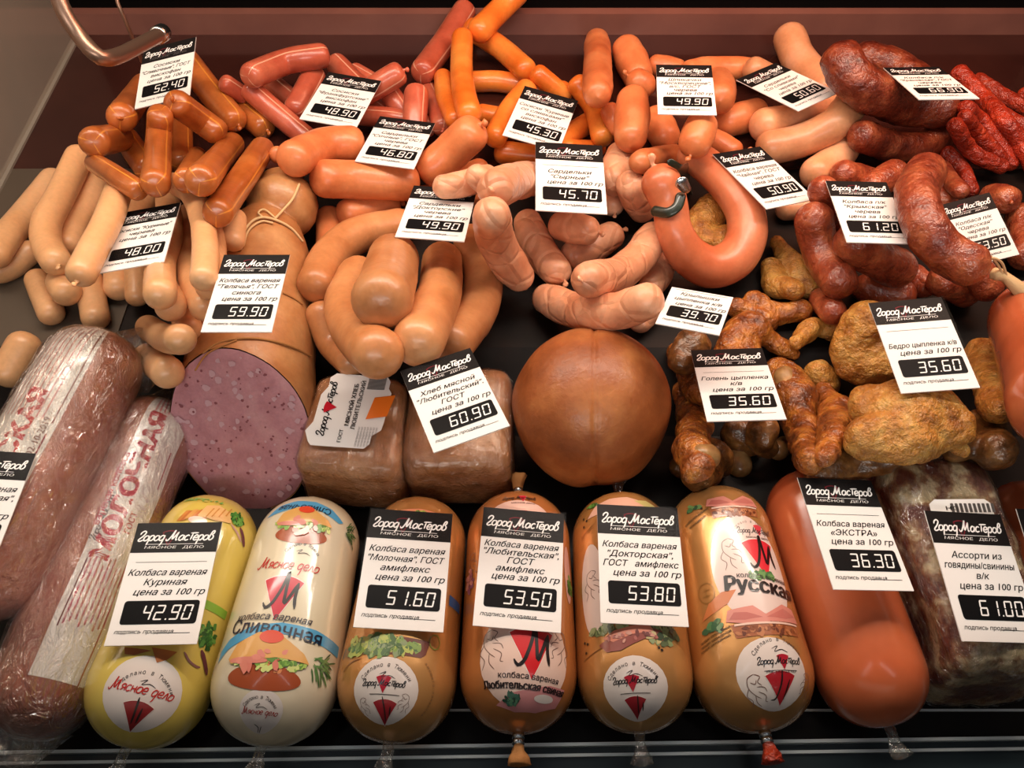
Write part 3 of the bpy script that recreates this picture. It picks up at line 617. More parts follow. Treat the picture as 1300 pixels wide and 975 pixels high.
# ---------------------------------------------------------------- rolls with printed casings
class Roll:
    P_ = 2.15
    def __init__(s, name, front, back, mat, z=None, capk=1.0, seed=0, rings=46, fold=.03, lift=0.0, lump=.012, sink=None):
        fx, fy, fr = front; bx, by, br = back
        def solve(x, y, r):
            d = .52
            for _ in range(6): rw = r * d / F; c = at(x, y, rw + lift); d = (c - CAM) @ FWD
            return c, r * d / F
        if z is None: s.A, s.Rf = solve(fx, fy, fr); s.B, s.Rb = solve(bx, by, br)
        else:
            s.A = at(fx, fy, z[0]); s.Rf = fr * ((s.A - CAM) @ FWD) / F; s.B = at(bx, by, z[1]); s.Rb = br * ((s.B - CAM) @ FWD) / F
        s.L = np.linalg.norm(s.B - s.A); s.t = (s.B - s.A) / s.L
        f = CAM - (s.A + s.B) / 2; s.n = f - s.t * (f @ s.t); s.n /= np.linalg.norm(s.n); s.b = np.cross(s.t, s.n)      # +b is picture right
        if s.b[0] < 0: s.b = -s.b
        s.capk, s.fold, s.lump, s.seed = capk, fold, lump, seed
        s.sf = math.pi / 2 * s.Rf * 1.05; s.sb = math.pi / 2 * s.Rb * 1.05
        seg = 72; n1, n2, n3 = 16, 18, 12
        S_ = list(np.linspace(-s.sf * .997, 0, n1, endpoint=False)) + list(np.linspace(0, s.L, n2, endpoint=False)) + list(np.linspace(s.L, s.L + s.sb * .997, n3))
        V = []; 
        for u in S_:
            for k in range(seg): V.append(s.surf(2 * math.pi * k / seg - math.pi, u, 0))
        Fc = [(i * seg + k, i * seg + (k + 1) % seg, (i + 1) * seg + (k + 1) % seg, (i + 1) * seg + k) for i in range(len(S_) - 1) for k in range(seg)]
        Fc.append(tuple(range(seg - 1, -1, -1))); Fc.append(tuple((len(S_) - 1) * seg + k for k in range(seg)))
        # outward winding
        s.o = mesh_obj(name, V, [f[::-1] for f in Fc], mat); bm = bmesh.new(); bm.from_mesh(s.o.data); bmesh.ops.recalc_face_normals(bm, faces=bm.faces); bm.to_mesh(s.o.data); bm.free()
        q = np.linspace(0, 1, 14)[:, None]; add_obs(s.A * (1 - q) + s.B * q, (s.Rf * (1 - q) + s.Rb * q)[:, 0])
        s.V = []; s.F = []; s.C = []
        GA = np.linspace(-1.5, 1.5, 121); GS = np.linspace(-s.sf * .98, s.L + s.sb * .98, 161)
        s.grid = [(a, u) for a in GA for u in GS]; s.gp = np.array([proj(s.surf(a, u, 0)) for a, u in s.grid])
        s.pxw = ((s.A + s.B) / 2 + s.n * s.Rf - CAM) @ FWD / F
    def surf(s, a, u, off):
        if u < 0: th = min(-u / s.sf, 1) * math.pi / 2; x = -s.Rf * s.capk * math.sin(th) ** (2 / s.P_); r = s.Rf * math.cos(th) ** (2 / s.P_); g = max(0, th / (math.pi / 2) - .45) / .55
        elif u > s.L: th = min((u - s.L) / s.sb, 1) * math.pi / 2; x = s.L + s.Rb * s.capk * math.sin(th) ** (2 / s.P_); r = s.Rb * math.cos(th) ** (2 / s.P_); g = max(0, th / (math.pi / 2) - .45) / .55
        else: x = u; r = s.Rf + (s.Rb - s.Rf) * u / s.L; g = 0
        r *= 1 + s.fold * g * (math.cos(11 * a + s.seed) + .6 * math.cos(17 * a + 2 * s.seed)); d = s.n * math.cos(a) + s.b * math.sin(a)
        if s.lump: q = s.A + s.t * x + d * s.Rf; r *= 1 + s.lump * noise.noise(Vector(q * 28))
        return s.A + s.t * x + d * (r + off)
    def anchor(s, x, y):
        i = ((s.gp - [x, y]) ** 2).sum(1).argmin(); return s.grid[i]
    def put(s, x, y, V2, Fc, color, lay=0, sc=1.0, rot=0.0, cut=False):
        """flat shape in photo-pixel units around the casing point seen at photo pixel x, y (its own x right, y up)"""
        a0, u0 = s.anchor(x, y); th = rot; c, q = math.cos(th), math.sin(th); k = s.pxw * sc
        if cut:
            bm = bmesh.new(); vs = [bm.verts.new((p[0], p[1], 0)) for p in V2]
            for f in Fc:
                try: bm.faces.new([vs[i] for i in f])
                except ValueError: pass
            for ax in (0, 1):
                lo, hi = min(v.co[ax] for v in bm.verts), max(v.co[ax] for v in bm.verts); st = 5.0 / sc; z = math.ceil(lo / st) * st
                while z < hi:
                    co = [0, 0, 0]; co[ax] = z; no = [0, 0, 0]; no[ax] = 1
                    bmesh.ops.bisect_plane(bm, geom=bm.verts[:] + bm.edges[:] + bm.faces[:], plane_co=co, plane_no=no, dist=1e-5); z += st
            bm.verts.index_update(); V2 = [tuple(v.co[:2]) for v in bm.verts]; Fc = [tuple(v.index for v in f.verts) for f in bm.faces]; bm.free()
        n = len(s.V); off = .00022 + .00007 * lay
        col = srgb(color)
        for X, Y in V2:
            X, Y = (X * c - Y * q) * k, (X * q + Y * c) * k
            s.V.append(s.surf(a0 + X / s.Rf, u0 + Y, off)); s.C.append(col)
        s.F += [tuple(i + n for i in f) for f in Fc]
    def poly(s, x, y, P, color, lay=0, **k): s.put(x, y, P, [tuple(range(len(P)))], color, lay, cut=True, **k)
    def text(s, x, y, t, size, color, lay=3, shear=0, bold=.01, sx=1.0, rot=0.0, align='c'):
        sh = Sheet(); sh.text(t, 0, 0, 1.0, align, shear, bold, sx=sx)
        if sh.V: s.put(x, y, np.array(sh.V) * size, sh.F, color, lay, rot=rot)
    def arc(s, x, y, t, R, size, color, a0=-55, a1=55, lay=3):
        for i, ch in enumerate(t):
            if ch == ' ': continue
            a = math.radians(a0 + (a1 - a0) * i / (len(t) - 1)); sh = Sheet(); sh.text(ch, 0, 0, size, shear=.1, bold=0)
            V = np.array(sh.V); c, q = math.cos(-a), math.sin(-a); V = np.column_stack([V[:, 0] * c - V[:, 1] * q + R * math.sin(a), V[:, 0] * q + V[:, 1] * c + R * math.cos(a)]); s.put(x, y, V, sh.F, color, lay)
    def strokes(s, x, y, P, wd, color, lay=3, sc=1.0, rot=0):
        for p in P: v, f = ribbon(p, wd); s.put(x, y, v, f, color, lay, sc=sc, rot=rot)
    def emblem(s, x, y, h, red='#c81f38', rot=0.0, m=True):
        s.poly(x, y, [(p[0] * h, p[1] * h) for p in FAN], '#f2e6de', 2, rot=rot); s.poly(x, y, [(p[0] * h * .95, p[1] * h * .95) for p in FAN], red, 3, rot=rot)
        if m:
            s.strokes(x, y, [[(-.38, -.18), (-.30, -.30), (-.15, -.18), (.0, .2), (.08, .58), (.1, .1), (.12, -.18), (.22, 0), (.36, .35)], [(.36, .35), (.34, 0), (.38, -.28)]], .075, '#1c1214', 5, sc=h, rot=rot)
    def lionish(s, x, y, h, flip=1, col='#7a5a50'):
        P = [[(0, 1), (-.35, .8), (-.4, .3), (-.1, -.1), (.2, -.3)], [(0, 1), (.3, .85), (.15, .6), (.35, .4)], [(-.4, .3), (-.6, -.1), (-.35, -.4), (-.5, -.8)], [(-.1, -.1), (-.1, -.5), (.15, -.8)], [(.05, .35), (.45, .3), (.6, .05)], [(.1, .1), (.5, -.15), (.45, -.45), (.6, -.5)], [(-.25, .6), (0, .5), (.1, .7)]]
        s.strokes(x, y, [[(p[0] * flip, p[1]) for p in q] for q in P], .045, col, 2, sc=h)
    def leaves(s, x, y, w_, h_, n, cols, size, rng, lay=4, elong=1.6):
        for i in range(n):
            dx, dy = rng.uniform(-w_, w_), rng.uniform(-h_, h_)
            if (dx / w_) ** 2 + (dy / h_) ** 2 > 1: continue
            a = rng.uniform(0, math.pi); z = size * rng.uniform(.6, 1.3); k = rng.randint(6, 8)
            P = [(dx + z * (elong * math.cos(a) * math.cos(2 * math.pi * j / k) - math.sin(a) * math.sin(2 * math.pi * j / k)) * rng.uniform(.7, 1.2), dy + z * (elong * math.sin(a) * math.cos(2 * math.pi * j / k) + math.cos(a) * math.sin(2 * math.pi * j / k)) * rng.uniform(.7, 1.2)) for j in range(k)]
            s.put(x, y, P, [tuple(range(k))], rng.choice(cols), lay + i % 4)
    def done(s, name='printed_artwork'):
        if s.V: child(s.o, name, s.V, s.F, 'printed_ink', cols=s.C, smooth=True)
    def clip(s, mat='gold_casing', metal=True, back=True, big=.8):
        for end, sg in (('f', -1),) + ((('b', 1),) if back else ()):
            R = s.Rf if sg < 0 else s.Rb; c0 = (s.A - s.t * s.Rf * s.capk) if sg < 0 else (s.B + s.t * s.Rb * s.capk); t = s.t * sg
            if sg < 0: t = t + np.array([0, 0, .15])
            t /= np.linalg.norm(t)
            if metal:
                for j in (0, 1): V, Fc, _ = tube(np.array([c0 + t * (.0005 + .0035 * j), c0 + t * (.0030 + .0035 * j)]), [.0048 * big] * 2, seg=12, capn=2, cap=.3); child(s.o, 'metal_clip', V, Fc, 'clip_metal')
            P = [c0 - t * .001, c0 + t * .006, c0 + t * .010, c0 + t * .014, c0 + t * .018]
            V, Fc, _ = tube(np.array(P), np.array([.0040, .0036, .0046, .0064, .0078]) * big, seg=22, lump=.5, lumpf=420, seed=s.seed, capn=2, cap=.15, flat=.75); child(s.o, 'casing_tail', V, Fc, mat)
rng = random.Random(7)
GREENS = ['#2f6a2a', '#4c8a38', '#6fa64a', '#245422']
def seal(R, x, y, r, top='дело'):
    R.poly(x, y, ell(0, 0, r, r * .96), '#e6dcd6', 0)
def made(R, x, y, r): R.arc(x, y - 0, 'Сделано в Тюмени', r, 6.5, '#3a3030', -52, 52); R.strokes(x, y, [[(-8, r - 9), (0, r - 6), (-5, r - 12), (4, r - 10), (12, r - 13)]], .8, '#3a3030', 3)
def logo_on(R, x, y, width, col='#1c1718', lay=3):
    sh = Sheet(); xm, sc = logo(sh, 0, 0, width); R.put(x, y, np.array(sh.V), sh.F, col, lay); return xm
def word_on(R, x, y, word, width, col, lay=4):
    a = brush(word.split(' ')[0], .2); b = brush(word.split(' ')[1], .2); wa = np.ptp(a[0][:, 0]); wb = np.ptp(b[0][:, 0]); sc = width / (wa + wb + .6)
    R.put(x, y, a[0] * sc + [-width / 2 + wa * sc / 2, 0], a[1], col, lay); R.put(x, y, b[0] * sc + [width / 2 - wb * sc / 2, 0], b[1], col, lay)
def frill(R, x, y, pts, color, lay, **k): R.poly(x, y, pts, color, lay, **k)
def jag(x0, x1, y0, amp, n, rng): return [(x0 + (x1 - x0) * i / n, y0 + rng.uniform(-amp, amp)) for i in range(n + 1)]
def sandwich(R, x, y, w_, rng, tomato=True, s=1.0):
    h = w_ * .36 * s
    R.poly(x, y, ell(0, -h * .45, w_ * .42, h * .38), '#a8502c', 2); R.leaves(x, y, w_ * .38, h * .3, 40, ['#c86a3c', '#8a3a20', '#d98a58'], 2.2, rng, 3)
    R.leaves(x, y, w_ * .46, h * .22, 70, ['#a8c860', '#7fae4a', '#d4e08a', '#5f8e3a'], 3.0, rng, 7)
    R.poly(x, y, [(-w_ * .45, h * .05), (-w_ * .38, h * .5), (-w_ * .15, h * .85), (w_ * .1, h * .8), (w_ * .38, h * .35), (w_ * .46, h * .08), (w_ * .1, h * .12), (-w_ * .2, -h * .05), (-w_ * .4, -h * .08)], '#dfa85c', 12)
    R.leaves(x, y + 0, w_ * .3, h * .4, 12, ['#d98070', '#e08a78'], 4, rng, 13)
    R.poly(x, y, ell(-w_ * .2, h * .0, w_ * .22, h * .09), '#d98474', 14)
    if tomato: R.poly(x, y, ell(0, h * .72, w_ * .13, h * .2), '#dd4a2a', 16)
def rosemary(R, x, y, k, rng):
    for i in range(26):
        a = rng.uniform(-1.2, 1.0); l = rng.uniform(10, 26) * k; bx_, by_ = rng.uniform(-8, 10) * k, rng.uniform(-8, 8) * k
        R.strokes(x, y, [[(bx_, by_), (bx_ + l * math.cos(a) * .5, by_ + l * math.sin(a) * .5 + 1), (bx_ + l * math.cos(a), by_ + l * math.sin(a))]], 2.0 * k, rng.choice(['#3f6a3a', '#5d8a50', '#2c5230']), 6 + i % 4)
def meaty(R, x, y, w_, h_, rng):        # folded ham on dark bread
    R.poly(x, y, [(-w_ * .5, 0), (w_ * .5, 0), (w_ * .48, -h_ * .35), (-w_ * .46, -h_ * .38)], '#a8623c', 2); R.leaves(x + 0, y + h_ * .18, w_ * .46, h_ * .15, 50, ['#8a4a28', '#c07c50', '#6a3420'], 2.4, rng, 3)
    R.poly(x, y, [(-w_ * .55, h_ * .1), (-w_ * .5, h_ * .4), (-w_ * .15, h_ * .45), (0, h_ * .2), (w_ * .3, h_ * .5), (w_ * .5, h_ * .4), (w_ * .55, h_ * .02), (-w_ * .3, -h_ * .02)], '#d98a7c', 5)
    R.poly(x, y, [(-w_ * .5, h_ * .15), (-w_ * .42, h_ * .32), (-w_ * .25, h_ * .28), (-w_ * .05, h_ * .12), (-w_ * .3, h_ * .08)], '#c06a60', 6); R.poly(x, y, [(0, h_ * .12), (w_ * .3, h_ * .38), (w_ * .5, h_ * .2), (w_ * .3, h_ * .1)], '#c8746a', 6)
    R.poly(x, y, [(-w_ * .45, 0), (w_ * .5, -h_ * .02), (w_ * .5, -h_ * .07), (-w_ * .45, -h_ * .06)], '#ecc9b8', 7)
# ---------------------------------------------------------------- front row of rolls
ROLLG = 'cooked sausage rolls in the front row'
def roll(front, back, mat, label, seed, name='sausage_roll', **k):
    r = Roll(name, front, back, mat, seed=seed, **k); tag(r.o, label, 'sausage roll', ROLLG); return r
# 1 yellow
R = roll((193, 868, 76), (262, 692, 62), 'yellow_casing', 'yellow printed sausage roll at the left end of the front row', 1)
for i in range(9): R.poly(232 + i * 5, 652 + abs(i - 4) * .5, [(-6, -9), (2, 7), (9, 9), (3, -7)], ['#d98a3c', '#c9702c', '#e0a050'][i % 3], 2 + i % 3)
R.poly(272, 650, [(-20, -12), (-14, 8), (4, 14), (26, 6), (30, -10), (5, -14)], '#eab877', 6)
for i in range(4): R.poly(266 + i * 8, 650, [(-3, -10), (3, 8), (5, 8), (-1, -10)], '#cf8a3e', 8)
R.poly(252, 660, ell(0, 0, 14, 5), '#eec9b4', 7); R.leaves(255, 634, 40, 4, 40, ['#7fae4a', '#a8c860', '#d0c060'], 2.5, rng, 3)
R.leaves(302, 658, 11, 12, 60, GREENS, 2.6, rng, 5); R.strokes(300, 677, [[(-14, 8), (0, 0), (12, -8)]], 3, '#c79a8a', 4); R.strokes(306, 680, [[(-6, 9), (3, 0), (12, -12)]], 5, '#6a2c3c', 6)
R.poly(276, 775, [(-30, 6), (18, 4), (18, -7), (-30, -5)], '#8ab83c', 2)
R.leaves(263, 807, 13, 16, 90, GREENS, 2.6, rng, 4); R.strokes(245, 838, [[(-14, 6), (-4, -2), (8, -5), (14, -4)]], 3, '#8a5a58', 4); R.strokes(258, 838, [[(-8, 10), (2, 0), (14, -14)]], 6, '#6a2c3c', 6)
R.poly(172, 826, [(-16, 2), (-12, -6), (0, -6), (18, 3)], '#a8582c', 3); R.poly(205, 828, [(-12, 4), (0, -12), (10, -6), (18, 6)], '#b8682c', 3)
seal(R, 178, 886, 50); made(R, 176, 898, 38); word_on(R, 177, 880, 'Мясное дело'.replace('М', 'М'), 82, '#c0241c'); R.emblem(172, 910, 42, red='#8f1c20', m=False); R.strokes(172, 908, [[(-2, 22), (-2, 0), (-3, -14)], [(6, 10), (4, -12)]], 3, '#241414', 6)
R.text(238, 690 + 30, 'состав: мясо птицы', 4.5, '#8a6a30', rot=1.57); R.clip('clear_film', metal=False, back=False); R.done()
# 2 cream
R = roll((352, 862, 79), (390, 697, 65), 'cream_casing', 'cream printed sausage roll with blue bands, second in the front row', 2)
R.poly(388, 643, [(-66, -17), (-50, 2), (-20, 13), (15, 14), (45, 4), (66, -14), (58, -18), (20, -4), (-10, -3), (-40, -12)], '#4fa3cf', 1)
R.text(388, 641, 'Сливочная', 17, '#10243a', 4, shear=.2, rot=math.pi); 
sandwich(R, 385, 667, 92, rng); rosemary(R, 440, 676, .8, rng)
made(R, 380, 716, 26); word_on(R, 364, 722, 'Мясное дело', 90, '#c0241c'); R.emblem(356, 757, 55)
R.text(345, 787, 'колбаса вареная', 12.5, '#3a3236', 6, shear=.25)
R.poly(356, 801, [(-85, -22), (-70, -8), (-40, 4), (0, 11), (45, 10), (90, 2), (90, -12), (40, -4), (0, -3), (-40, -10), (-68, -22), (-84, -36)], '#4fa3cf', 1)
R.text(345, 806, 'Сливочная', 24, '#122038', 6, sx=1.0, rot=-.05)
sandwich(R, 338, 838, 112, rng); rosemary(R, 403, 842, 1.05, rng)
seal(R, 330, 908, 34); made(R, 329, 912, 26); word_on(R, 328, 908, 'Мясное дело', 58, '#a0241c')
R.strokes(328, 925, [[(-8, 6), (0, 0), (-2, -10)], [(6, 3), (2, -10)]], 1.5, '#1c1214', 6); R.clip('clear_film', metal=False, back=False); R.done()
# 3 gold with lettuce
R = roll((505, 862, 75), (530, 693, 61), 'gold_casing', 'gold roll with printed lettuce, third in the front row', 3)
R.text(532, 637, 'Молочная', 15, '#1c1214', 5); R.poly(528, 651, [(-42, -8), (-25, 6), (5, 9), (36, 6), (40, -2), (10, -3), (-10, -8)], '#e2906c', 3); R.leaves(540, 655, 30, 7, 60, ['#b8cc60', '#8fae4a', '#3f6a3a'], 3, rng, 4); R.leaves(500, 652, 12, 5, 20, ['#d9a05c', '#c98a4a'], 3, rng, 2)
R.poly(578, 768, [(-16, 8), (14, 5), (14, -8), (-16, -6)], '#2f5f9a', 2); R.strokes(446, 780, [[(4, 10), (-2, 0), (1, -8)]], 2.5, '#1c1214', 4)
R.poly(505, 822, [(-45, -8), (30, -8), (36, -3), (40, 14), (-45, 14)], '#6a3428', 2); R.leaves(487, 818, 46, 10, 170, ['#b8c060', '#7f9e4a', '#4a6a3a', '#8a9a70'], 4, rng, 3); R.leaves(452, 822, 12, 14, 50, ['#b8c060', '#7f9e4a', '#5a7a3a'], 3, rng, 6)
R.strokes(552, 815, [[(8 * math.cos(t * .9), 9 * math.sin(t * .9)) for t in range(8)]], 1.2, '#7f8a3a', 3); R.strokes(445, 845, [[(-14, -6), (0, 2), (18, 5)]], 1, '#6a3a1c', 3)
seal(R, 488, 882, 45); made(R, 488, 884, 35); xm = logo_on(R, 486, 870, 56); R.emblem(486, 869, 20, red='#b01c30', m=False); R.poly(486, 882, [(-18, .4), (22, .4), (22, -.4), (-18, -.4)], '#1c1718', 3); R.emblem(488, 905, 36, red='#a01c28', m=False); R.strokes(488, 903, [[(-4, 18), (0, 0), (2, -16)], [(8, 6), (8, -8)]], 2, '#241414', 6)
R.lionish(464, 900, 14); R.lionish(512, 895, 14, -1); R.arc(500, 882, 'высшего качества', 52, 5, '#6a4a2c', 40, 110); R.clip('clear_film', metal=False, back=False); R.done()
# 4 pink oval
R = roll((658, 852, 74), (658, 690, 65), 'copper_casing', 'copper roll with a pink oval label, fourth in the front row', 4)
R.poly(658, 655, ell(0, -8, 50, 36), '#e8c3b6', 1); xm = logo_on(R, 660, 634, 56); R.emblem(664, 632, 15, m=False); R.text(664, 640, 'мясное дело', 4.5, '#6a4a44', 4, sx=1.3); R.poly(660, 647, [(-22, -4), (-10, 0), (10, 0), (22, -4)], '#d8404c', 3)
R.lionish(600, 720, 20); R.leaves(596, 738, 9, 14, 40, ['#b86a6a', '#8a4a6a', '#d99080'], 3, rng, 2); R.leaves(722, 745, 7, 12, 30, GREENS, 3, rng, 3); R.poly(720, 730, ell(0, 0, 9, 40), '#dca79a', 1)
R.poly(668, 838, ell(0, 2, 59, 66), '#e6c9bc', 1); R.emblem(675, 826, 58, red='#cf1f26'); R.lionish(624, 826, 26); R.lionish(710, 826, 24, -1)
R.poly(670, 872, [(-50, -22), (-20, -6), (30, 5), (58, 4), (56, -22), (20, -34), (-20, -34)], '#d08a8c', 2); R.text(672, 862, 'колбаса вареная', 10, '#241618', 4, rot=-.06); R.text(668, 876, 'Любительская свиная', 13.5, '#241618', 5, bold=.03, sx=.82, rot=-.06)
R.leaves(650, 889, 12, 8, 40, ['#3a6a5a', '#5a8a6a', '#2a4a3a'], 3, rng, 4); R.poly(690, 888, ell(0, 0, 16, 6), '#e6dcd6', 4); R.clip('twine_dark', back=True); R.done()
# 5 gold with sliced meat
R = roll((805, 852, 73), (791, 690, 64), 'gold_casing', 'gold roll with printed sliced meat, fifth in the front row', 5)
R.poly(785, 640, [(-50, -16), (-38, 4), (-15, 14), (15, 15), (42, 4), (56, -18), (20, -12), (-20, -12)], '#dfae98', 1); R.poly(815, 640, [(-12, 6), (10, 10), (34, -4), (38, -22), (20, -18)], '#c8bc78', 2); R.text(786, 630, 'Докторская', 17, '#181214', 5, bold=.03, rot=-.02); R.text(790, 620, 'колбаса вареная', 7, '#5a2a24', 4)
R.leaves(752, 643, 7, 5, 14, GREENS, 3, rng, 4)
for q, p in ((741, 660), (745, 661), (742, 670), (743, 817), (747, 818), (745, 829), (836, 822), (840, 825)): R.poly(q, p, ell(0, 0, 1.8, 1.8, 10), '#1c1412', 4)
R.strokes(745, 672, [[(-14, -9), (0, -2), (14, 4)], [(-14, -12), (0, -5), (14, 1)]], .7, '#6a4020', 3); R.poly(752, 740, ell(0, -8, 20, 62), '#e6cfc4', 1); R.lionish(752, 745, 22)
R.leaves(775, 797, 28, 6, 30, ['#7a8a5a', '#4a5a3a', '#9aa878'], 4, rng, 3); R.leaves(842, 806, 22, 14, 60, ['#5a6a4a', '#8a9a6a', '#c8b880', '#3a4a34'], 4, rng, 3)
R.poly(800, 808, [(-40, -6), (-20, 4), (25, 12), (42, 8), (44, -4), (20, -2), (5, -8), (-12, -16), (-30, -16)], '#8a4238', 5); R.poly(798, 804, [(-34, -4), (-18, 4), (25, 12), (30, 2), (5, -2), (-20, -10)], '#d98268', 7); R.leaves(806, 809, 34, 5, 24, ['#a86058', '#6a2c28', '#c89080'], 2.2, rng, 9)
R.strokes(752, 833, [[(-16, -4), (0, 1), (18, 6)]], .9, '#6a4020', 3)
seal(R, 808, 881, 46); made(R, 806, 882, 36); logo_on(R, 806, 868, 58); R.emblem(802, 867, 20, red='#b01c30', m=False); R.poly(806, 880, [(-20, .4), (22, .4), (22, -.4), (-20, -.4)], '#1c1718', 3); R.emblem(808, 898, 34, red='#a01c28', m=False); R.strokes(810, 897, [[(0, 15), (0, 0), (0, -14)], [(8, 6), (8, -8)]], 2, '#241414', 6); R.clip('clear_film', metal=False, back=True); R.done()
# 6 gold, large oval
R = roll((952, 848, 76), (914, 682, 64), 'gold_casing', 'gold roll without price tag, showing ham on dark bread', 6)
meaty(R, 932, 642, 74, 40, rng); R.leaves(880, 645, 10, 6, 16, ['#4a7a4a', '#6f9a5a', '#2f5a3a'], 3, rng, 3); R.poly(890, 646, ell(0, 0, 1.8, 1.8, 10), '#1c1412', 4)
R.text(884, 656, 'колбасное изделие', 4.5, '#5a4020', 3, rot=.35, bold=.02); R.text(886, 663, 'охлажденное', 4.5, '#5a4020', 3, rot=.35, bold=.02)
R.poly(955, 725, ell(0, 6, 53, 76, 36), '#e4cdc4', 1); R.arc(960, 695, 'Сделано в Тюмени', 36, 5.5, '#8a7068', -48, 48); logo_on(R, 959, 677, 58, '#3a2c2c'); R.emblem(962, 674, 16, red='#d8404c', m=False); R.text(962, 684, 'мясное дело', 4.5, '#6a4a44', 4, sx=1.4)
R.emblem(966, 706, 52, red='#dd2f3c'); R.lionish(928, 706, 24); R.lionish(1000, 712, 22, -1)
R.leaves(968, 730, 18, 5, 50, ['#4a7a4a', '#6f9a5a'], 3, rng, 4); R.text(970, 736, 'колбаса вареная', 9, '#2a2020', 7, rot=-.10); R.text(970, 752, 'Русская', 27, '#1c1214', 8, bold=.03, sx=.95, rot=-.14)
R.strokes(897, 753, [[(12 * math.cos(t * .63), 13 * math.sin(t * .63)) for t in range(11)], [(-6, -4), (6, -4)], [(-4, 3), (6, 4)], [(0, 7), (0, -8)]], .9, '#8a6430', 3)
R.poly(905, 768, [(-20, -18), (-5, 2), (15, 12), (34, 12), (20, -4), (5, -10)], '#cf7a48', 2); meaty(R, 975, 790, 92, 46, rng); R.leaves(905, 796, 12, 8, 16, ['#3f6a4a', '#5f8a5a', '#2f5a3a'], 3.4, rng, 4); R.poly(917, 798, ell(0, 0, 2.3, 2.3, 10), '#1c1412', 4)
for i in range(3): R.text(908, 808 + i * 6, 'продукт охлажденный', 4.3, '#5a4020', 3, rot=.25, bold=.02)
seal(R, 984, 860, 48); made(R, 992, 855, 36); logo_on(R, 992, 842, 58); R.emblem(994, 840, 17, red='#b01c30', m=False); R.poly(992, 851, [(-22, .4), (22, .4), (22, -.4), (-22, -.4)], '#1c1718', 3); R.text(992, 855, 'МЯСНОЕ ДЕЛО', 4, '#1c1718', 4, sx=1.3); R.emblem(992, 874, 42, red='#b01c28', m=False); R.strokes(992, 874, [[(2, 20), (0, 5), (-8, -14), (-16, -16)], [(12, 10), (4, -16)]], 2.2, '#241414', 6)
R.lionish(962, 880, 24); R.lionish(1022, 872, 18, -1); R.clip('red_stick_casing', back=True); R.done()
# 7 plain orange
R = roll((1103, 850, 68), (1035, 655, 60), 'bologna_casing', 'plain glossy orange sausage under the 36.30 tag', 7, lump=.006); R.clip('clear_film', metal=False, back=False, big=.8)
# right edge
R = roll((1345, 790, 48), (1302, 655, 44), 'bologna_casing', 'plain red orange sausage cut by the right edge, lower', 8, lump=.006)
# ---------------------------------------------------------------- film-wrapped long rolls at the left
def packed(front, back, label, seed, z, film_amt=1.0):
    R = Roll('wrapped_sausage_roll', front, back, 'wrapped_pink_meat', z=z, seed=seed, fold=.05, lump=.05); tag(R.o, label, 'sausage roll', 'film-wrapped long rolls at the left'); return R
def wrap(R, extra=.0016, col='clear_film'):
    seg = 96; S_ = np.linspace(-R.sf * .99, R.L + R.sb * .99, 110); V = []
    for u in S_:
        for k in range(seg):
            a = 2 * math.pi * k / seg - math.pi; w_ = noise.noise(Vector((a * 2.4, u * 55, R.seed))) * .0014 + noise.noise(Vector((a * 9, u * 120, R.seed))) * .0006; V.append(R.surf(a, u, extra + w_))
    Fc = [(i * seg + k, (i + 1) * seg + k, (i + 1) * seg + (k + 1) % seg, i * seg + (k + 1) % seg) for i in range(len(S_) - 1) for k in range(seg)]
    child(R.o, 'film_wrap', V, Fc, col)
R = packed((58, 868, 66), (192, 556, 52), 'slimmer film-wrapped pink roll with a white paper strip in red letters', 11, (.041, .040))
import itertools
def strip_on(R, x0, x1, u0, u1, col, lay=1, jagged=False):
    V = []; n = 34
    for i in range(n + 1):
        u = u0 + (u1 - u0) * i / n
        for j in range(13): V.append((x0 + (x1 - x0) * j / 12, u))
    base = len(R.V)
    for x, u in V: R.V.append(R.surf(x, u, .00022 + .00007 * lay)); R.C.append(srgb(col))
    R.F += [tuple(base + q for q in (i * 13 + j, i * 13 + j + 1, (i + 1) * 13 + j + 1, (i + 1) * 13 + j)) for i in range(n) for j in range(12)]
def along(R, a, u, V2, Fc, col, lay, sc):      # x of the shape runs along the roll, away from the viewer
    base = len(R.V); V2 = np.asarray(V2, float)
    for X, Y in V2: R.V.append(R.surf(a - Y * sc / R.Rf, u + X * sc, .00022 + .00007 * lay)); R.C.append(srgb(col))
    R.F += [tuple(base + i for i in f) for f in Fc]
def along_text(R, a, u, t, size, col, lay=3, sx=1.0, bold=.02):
    sh = Sheet(); sh.text(t, 0, 0, 1.0, 'l', 0, bold, sx=sx); along(R, a, u, sh.V, sh.F, col, lay, size)
a1, u1 = R.anchor(35, 858); a2, u2 = R.anchor(112, 858); strip_on(R, a1, a2, u1, R.L + R.sb * .85, '#ddd6ce'); uu = R.L + R.sb * .8
al, ar = a1 + .12, a2 - .12
strip_on(R, ar - .03, ar, u1, u1 + .052, '#9a1c30', 2); strip_on(R, ar - .03, ar, u1 + .062, u1 + .10, '#9a1c30', 2); strip_on(R, ar - .03, ar, u1 + .135, u1 + .165, '#9a1c30', 2); strip_on(R, al, al + .025, u1 + .03, u1 + .075, '#6a1c30', 2)
for k in range(9):
    for j in range(2): along_text(R, al + .1 + .09 * k, u1 + .032 + .02 * j + .002 * (k % 3), 'мясо говядина молоко соль'[: 20 - k % 4], .0022, '#c05060', 3, bold=.03)
along_text(R, ar - .42, u1 + .077, 'МОЛОЧНАЯ', .0165, '#b01c34', 4, sx=1.18, bold=.05); along_text(R, ar - .85, u1 + .098, 'вареная колбаса', .0068, '#b01c34', 4); along_text(R, ar - .22, u1 + .098, 'ГОСТ', .006, '#b01c34', 4)
